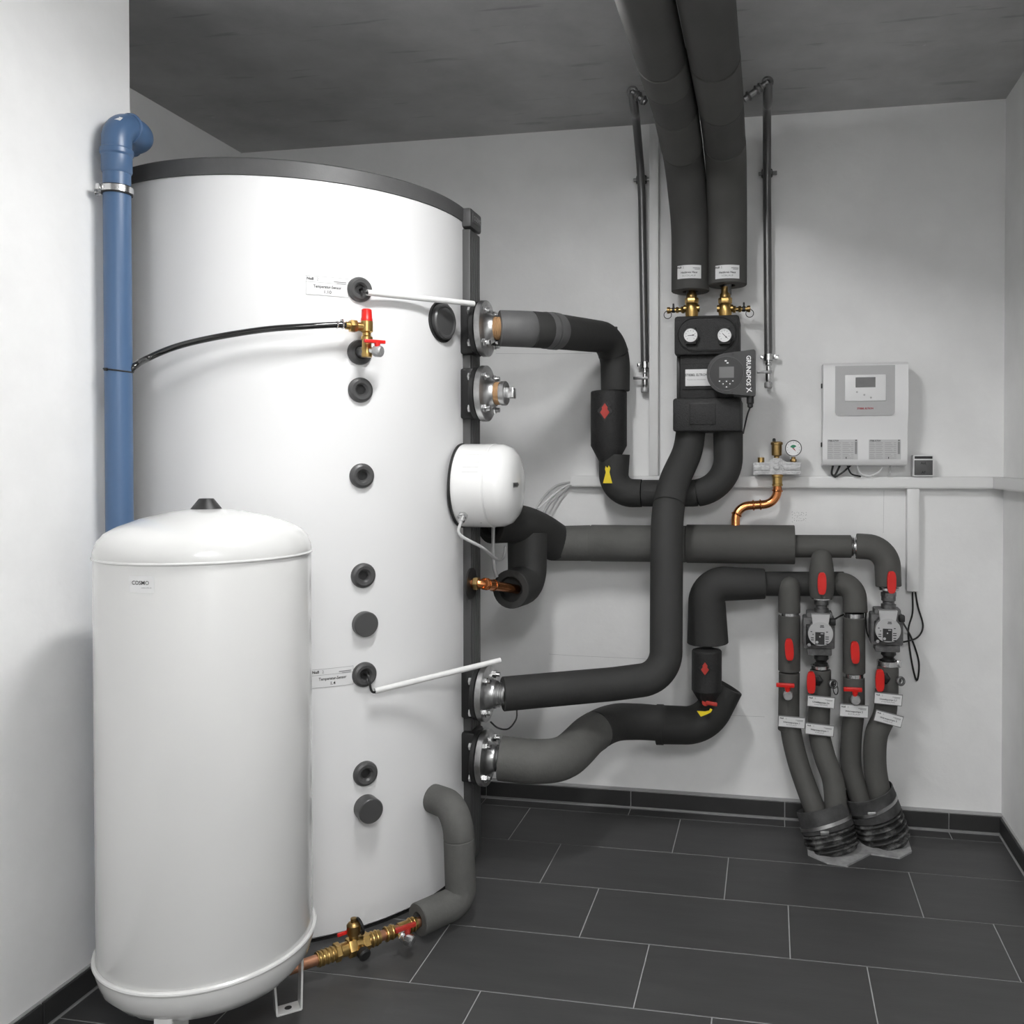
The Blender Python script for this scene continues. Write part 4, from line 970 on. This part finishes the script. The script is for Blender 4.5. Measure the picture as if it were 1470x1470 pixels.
# risers 2 and 4 with pumps
def pump_riser(px, top, y_end, lab, lab_p, ybase, hx, grp):
    k = riser(lab, Q(px, ybase))
    top(k)
    o_ = ybase
    f1 = Q(px, o_ - 103); 
    MB().lathe([(0, .012), (.020, .012), (.020, -.006), (.026, -.008), (.026, -.030), (.021, -.034), (.021, -.042), (.027, -.044), (.027, -.060), (0, -.060)], Q(px, o_ - 103), UP, 6 * 4).hexnut(Q(px, o_ - 96.5), UP, .0275, .018).build('upper_union', 'dkmetal', k)
    MB().lathe([(0, .0), (.026, 0), (.027, -.014), (.022, -.018), (.018, -.026), (.024, -.030), (.024, -.04), (0, -.04)], Q(px, o_ - 19), UP, 24).build('lower_union', 'black', k)
    lo = [Q(px - 1, o_ + 2), Q(px - 1, o_ + 45)]
    sleeve(lo, .0385, .0375, 'foam_mid', k)
    return k
def pump(px, yc, lab):
    c = Q(px, yc); s_ = 1 / ppm(c); t = thing('circulation_pump', lab, 'pump', c + UP * (-32 * s_), 'small circulation pumps on the risers')
    def bx(x0, y0, x1, y1, yf, yb, bev=.003): return MB().span((c.x + x0 * s_, rY + yf, c.z + y0 * s_), (c.x + x1 * s_, rY + yb, c.z + y1 * s_), bev)
    MB().span((c.x - 19 * s_, rY - .03, c.z + 21 * s_), (c.x + 17 * s_, rY + .045, c.z + 31 * s_), .004).build('shell_top', 'pumpgrey', t)
    bx(-24, -20, 20, 24, -.035, .05, .006).build('shell', 'pumpgrey', t)
    bx(-18, -30, 16, -20, -.03, .045, .004).build('shell_bottom', 'pumpgrey', t)
    bx(-20, -14, -6, 15, -.05, -.03, .003).build('motor_flange', 'rubber', t)
    m = MB()
    for dz in (11, -13): m.lathe([(0, .004), (2.4 * s_, .004), (2.4 * s_, -.004)], Vector((c.x - 16 * s_, rY - .051, c.z + dz * s_)), (0, -1, 0), 10)
    m.build('flange_bolt', 'chrome', t)
    fy = rY - .115; k2 = ppm(Vector((c.x, fy, c.z))) * s_; ss = s_ / (ppm(Vector((c.x, fy, c.z))) * s_) if False else 1 / ppm(Vector((c.x, fy, c.z))); cf_ = P(px + 1, yc, fy)
    MB().lathe([(0, 0), (15.5 * ss, 0), (15.5 * ss, .075), (0, .075)], Vector((cf_.x, rY - .03, cf_.z)), (0, -1, 0), 32).build('motor_can', 'dkmetal', t)
    hd_ = MB(); pl2 = []
    for k in range(33):
        a = math.radians(128 + k * (360 - 76) / 32.); pl2.append((17.5 * ss * math.cos(a), max(17.5 * ss * math.sin(a), -16 * ss)))
    pl2 = [(-13 * ss, 28 * ss), ] + pl2 + [(13 * ss, 28 * ss)]
    pl2 = [(u, v) for u, v in pl2]
    hd_.prism(pl2[::1], Vector((cf_.x, fy, cf_.z - 1 * ss)), AXX, UP, -.028).build('cover', 'silver', t)
    pm_ = planar((cf_.x, fy, cf_.z - 1 * ss), AXX, UP, .0)
    ds = MB().lathe([(0, .001), (17 * ss, .001)], Vector((cf_.x, fy, cf_.z - 1 * ss)), (0, -1, 0), 32).build('dial_face', 'panel', t)
    MB().grid(13 * ss, 18 * ss, shift(lifted(pm_, .0016), -1 * ss, -6.5 * ss), 1).build('display', 'ink', ds)
    m = MB(); m.grid(4 * ss, 1.3 * ss, shift(lifted(pm_, .0024), 2 * ss, .5 * ss), 1); m.lathe([(0, .0024), (1.1 * ss, .0024)], Vector((cf_.x - 1 * ss, fy, cf_.z - 5 * ss)), (0, -1, 0), 10); m.lathe([(0, .0024), (2 * ss, .0024)], Vector((cf_.x - 5 * ss, fy, cf_.z - 13 * ss)), (0, -1, 0), 12); m.build('display_symbols', 'panel', ds)
    m = MB()
    for dx, dy, ww in ((-13, 3, 2.4), (-10.5, -1, 1.8), (-11.5, -6, 4), (-11.5, -9, 4), (9, 3, 2.6), (9, -4, 5), (9, -7, 5), (9, -11, 4), (9, -14, 4), (2, 10, 6), (2, 12, 5)): m.grid(ww * ss, 1.2 * ss, shift(lifted(pm_, .0016), dx * ss, dy * ss), 1)
    m.build('dial_print', 'ink', ds)
    MB().box(Vector((c.x + 16 * s_, rY - .06, c.z + 21 * s_)), (8 * s_, .03, 9 * s_), None, .003).build('plug', 'rubber', t)
    return t
def top2(k):
    pth = [P(1179, 800, dY), Q(1179, 795)]
    MB().lathe([(0, .026), (.018, .022), (.030, .012), (.037, -.004), (.0445, -.05), (.047, -.095), (.045, -.135), (.040, -.155), (.030, -.157), (0, -.15)], Q(1179, 797) + Vector((0, -.02, 0)), UP, 32).build('top_sleeve', 'foam_mid', k)
    ring(Q(1179, 857) + Vector((0, -.01, 0)), .040, k, .010); handle(Q(1178, 833) + Vector((0, -.062, 0)), k)
def top4(k):
    e = fillet([P(1229, 784, dY), P(1273, 786, dY - .005), Q(1275.5, 842)], [.075], 12); sleeve(e, .0475, .046, 'foam_mid', k, 'top_sleeve', open0=.034, open1=.032)
    ring(Q(1276, 845), .036, k, .008); handle(Q(1276, 832) + Vector((0, -.048, 0)), k)
k2_ = pump_riser(1179, top2, 0, 'foam-covered riser with bulb-shaped top carrying the left circulation pump', '', 959, 0, None)
k4_ = pump_riser(1275.5, top4, 0, 'foam-covered riser below the far elbow carrying the right circulation pump', '', 953, 0, None)
pump(1177, 909, 'small grey pump with silver round head on the bulb-topped riser'); pump(1274, 904, 'small grey pump with silver round head beside the hanging black cables')
ring(Q(1177, 957), .034, k2_, .012); rg = ring(Q(1274.5, 951.5), .040, k4_, .018); MB().box(Q(1289, 951.5) + Vector((0, -.02, 0)), (.016, .012, .026), None, .002).build('clip_screw', 'chrome', k4_)
for k_, px, py, dx in ((k2_, 1163.5, 974.5, 10), (k4_, 1260.5, 971.5, 9)):
    c = Q(px, py); h_ = handle(c + Vector((0, -.028, 0)), k_, h=.080)
    m = MB(); cc = Q(px + dx, py, -.03); m.lathe([(0, 0), (.026, 0), (.022, .016), (.012, .022), (0, .022)], cc + Vector((0, .006, -.004)), Vector((-.3, -1, 0)), 6); m.box(Q(px + dx * .5, py, -.045), (.03, .012, .02), None, .003); m.build('valve_bonnet', 'rubber', k_)
    w_ = Q(px + 31, py + (7 if k_ is k2_ else 6), -.03); m = MB(); m.cyl(w_ + Vector((-.02, .02, 0)), w_, .011, seg=14); m.torus(w_ + Vector((.004, -.004, 0)), Vector((.5, -1, .2)), .013, .005, 20, 8); m.build('drain_cock', 'dkmetal', k_)
    if k_ is k2_: MB().torus(w_ + Vector((.012, -.008, -.018)), Vector((.9, -.5, .2)), .019, .0018, 24, 6).build('cap_strap', 'rubber', k_)
# lower flexible legs into the floor sleeves
S1 = PZ(1197, 1219, 0); S2 = PZ(1270, 1207, 0)
legs = [([Q(1134, 1040), Q(1139, 1068, -.01), P(1149, 1105, 3.34), P(1166, 1152, 3.29), P(1180, 1186, 3.255)], .0385, 'left foam-covered leg of the left floor sleeve, leaning right', k1),
        ([Q(1177, 998), Q(1176, 1050, -.01), P(1184, 1086, 3.33), P(1196, 1120, 3.30), P(1200, 1160, 3.265), P(1201, 1186, 3.25)], .0395, 'right foam-covered leg of the left floor sleeve', k2_),
        ([Q(1226, 1022), Q(1222, 1060, .01), P(1222, 1100, 3.385), P(1231, 1135, 3.36), P(1246, 1178, 3.335)], .038, 'left foam-covered leg of the right floor sleeve', k3),
        ([Q(1273, 990), Q(1270, 1025), P(1258, 1055, 3.37), P(1256, 1095, 3.36), P(1261, 1130, 3.345), P(1272, 1170, 3.335)], .041, 'right foam-covered leg of the right floor sleeve, bulging outwards', k4_)]
for pts, r, lab, par in legs:
    sleeve(smooth(pts, 8), r, r, 'foam_mid', par, 'lower_leg')
# corrugated floor sleeves
def floor_sleeve(base, topc, r, lab, seed):
    ax = (topc - base); L = ax.length; ax.normalize(); t = thing('floor_sleeve', lab, 'pipe sleeve', base, 'corrugated wall sleeves at the floor')
    n_ = 5 if seed else 4; hcor = L * (.56 if seed else .48); prof = [(r * .86, -.01)]
    for k in range(n_):
        h0 = hcor * k / n_; s_ = hcor / n_
        prof += [(r * .90, h0), (r * .985, h0 + s_ * .2), (r * 1.01, h0 + s_ * .42), (r * .985, h0 + s_ * .64), (r * .90, h0 + s_ * .84)]
    MB().lathe(prof, base, ax, 40).build('corrugated_pipe', 'sleeve_rib', t)
    cu = [(r * .93, hcor - .006), (r * 1.0, hcor), (r * .985, hcor + (L - hcor) * .4), (r * .97, L), (r * .94, L + .002), (r * .92, L - .004), (r * .90, L - .04), (.0, L - .05)]
    MB().lathe(cu, base, ax, 40).build('rubber_cuff', 'sleeve', t)
    hb = hcor + (L - hcor) * (.42 if seed else .28); q_ = base + ax * hb
    ti = (ax + Vector((-.05, -.0, .0)) * (2 if seed else 1)).normalized()
    MB().lathe([(r * .98, -.006), (r * 1.012, -.006), (r * 1.012, .006), (r * .98, .006)], q_, ti, 40).box(q_ + Vector((-.01, -r * 1.02, 0)), (.03, .01, .014), Matrix.Rotation(-.12, 3, 'Y'), .002).build('hose_band', 'steel', t)
floor_sleeve(S1, P(1179, 1158, 3.285), .094, 'leaning black corrugated floor sleeve smeared with mortar, front one', 0)
floor_sleeve(S2, P(1245, 1135, 3.352), .096, 'black corrugated floor sleeve with shiny hose band, beside the leaning one', 1)
poly = [(1158, 1206), (1160, 1226), (1188, 1238), (1216, 1242), (1250, 1225), (1292, 1231), (1309, 1222), (1300, 1192), (1270, 1180), (1180, 1185)]
pp = [PZ(x, y, .006) for x, y in poly]
tag(MB().prism([(q_.x, q_.y) for q_ in pp], Vector((0, 0, -.001)), AXX, Vector((0, 1, 0)), .007).build('mortar_patch', 'mortar'), 'rough pale grey mortar patch on the tiles around the floor sleeves', 'mortar patch')
# hanging label plates
def plate(px, py, Y, tilt, t1_, t2_, lab, w=.098, h=.044):
    c = P(px, py, Y); ux = Vector((math.cos(tilt), 0, -math.sin(tilt))); uz = Vector((math.sin(tilt), -.12, math.cos(tilt))).normalized()
    R = Matrix((ux, ux.cross(uz) * -1, uz)).transposed()
    t = thing('pipe_label', lab, 'label', c); MB().box(c, (w, .003, h), R, .0008, 1).build('holder', 'tagcover', t)
    n_ = ux.cross(uz); pm_ = planar(c + n_ * .0016, ux, uz, .0004) 
    MB().grid(w * .955, h * .86, pm_, 1).build('paper_insert', 'paper', t); label_print(pm_, w * .93, h * .84, t1_, t2_, t)
fY = rY - .062
plate(1136.5, 1036.5, rY - .05, .04, 'Wärmepumpe 1', 'RÜCKLAUF', 'white label plate reading Wärmepumpe 1 RÜCKLAUF, on the riser with the rounded top')
plate(1178.5, 1007.5, fY, .05, 'Umwälzpumpe 2.6', 'WÄRMEPUMPE', 'white plate reading Umwälzpumpe 2.6 below the bulb-topped riser pump')
plate(1176.5, 1047.5, fY - .006, .06, 'Wärmepumpe 1', 'VORLAUF', 'white label plate reading Wärmepumpe 1 VORLAUF', w=.103)
plate(1226, 1020.5, rY - .05, .02, 'Wärmepumpe 2', 'RÜCKLAUF', 'white label plate reading Wärmepumpe 2 RÜCKLAUF, hung over the elbow-topped riser', w=.102, h=.05)
plate(1275, 1003.5, fY, .06, 'Umwälzpumpe 2.7', 'WÄRMEPUMPE', 'white plate reading Umwälzpumpe 2.7 above a strongly tilted plate')
plate(1275.5, 1031.5, fY, .22, 'Wärmepumpe 2', 'VORLAUF', 'tilted white label plate reading Wärmepumpe 2 VORLAUF')
# black pump cables
cY_ = WY - .012
for pts, lab in (([(1310, 850, cY_), (1310, 880, cY_), (1304, 905, cY_), (1308, 945, cY_), (1316, 977, cY_), (1319, 950, cY_), (1308, 915, cY_), (1297, 895, 3.42), (1294, 884, 3.38)], 'black pump cable hanging in a long narrow loop below the trunking'),
                 ([(1314, 850, cY_), (1318, 872, cY_), (1325, 898, cY_), (1318, 914, cY_), (1300, 921, 3.46), (1262, 926, 3.46), (1246, 912, 3.46), (1243, 890, 3.45), (1240, 876, 3.44), (1212, 882, 3.42), (1198, 889, 3.37)], 'black pump cable curving round to the bulb-topped riser')):
    q_ = [P(*p_) for p_ in pts]; c = thing('pump_cable', lab, 'cable', q_[0]); MB().tube(smooth(q_, 7), .0033, 8).build('cable_tube', 'rubber', c)

# hairline marks and a faint pencil note on the back wall plaster
def wall_line(pts, w=.0012, name='hairline', material='ink_grey'):
    mb = MB(); q_ = [P(x, y, WY - .0004) for x, y in pts]
    for a, b in zip(q_[:-1], q_[1:]):
        d = (b - a).normalized(); n_ = Vector((-d.z, 0, d.x)) * (w / 2); k = len(mb.v)
        mb.v += [a - n_, b - n_, b + n_, a + n_]; mb.f.append((k, k + 1, k + 2, k + 3))
    return mb.build(name, material, wall_back)
wall_line([(788, 939), (830, 941.5), (928, 946)], .001, material='panel'); wall_line([(712, 507.5), (790, 508), (850, 507)], .001, material='panel')
wall_line([(1269, 704), (1268, 765)], .001, material='panel'); wall_line([(1098, 1029), (1060, 1027.5), (1040, 1026)], .001, material='panel')
import random
rnd = random.Random(4); mb = MB()
for row in range(4):
    for c_ in range(7):
        x = 1137 + c_ * 3.2 + rnd.uniform(-.6, .6); y = 736 + row * 4 + rnd.uniform(-.5, .5); a = P(x, y, WY - .0004); b = P(x + rnd.uniform(.6, 1.8), y + rnd.uniform(-2, 2), WY - .0004)
        d = (b - a).normalized(); n_ = Vector((-d.z, 0, d.x)) * .0006; k = len(mb.v); mb.v += [a - n_, b - n_, b + n_, a + n_]; mb.f.append((k, k + 1, k + 2, k + 3))
mb.build('pencil_note', 'ink_grey', wall_back)['kind'] = 'stuff'
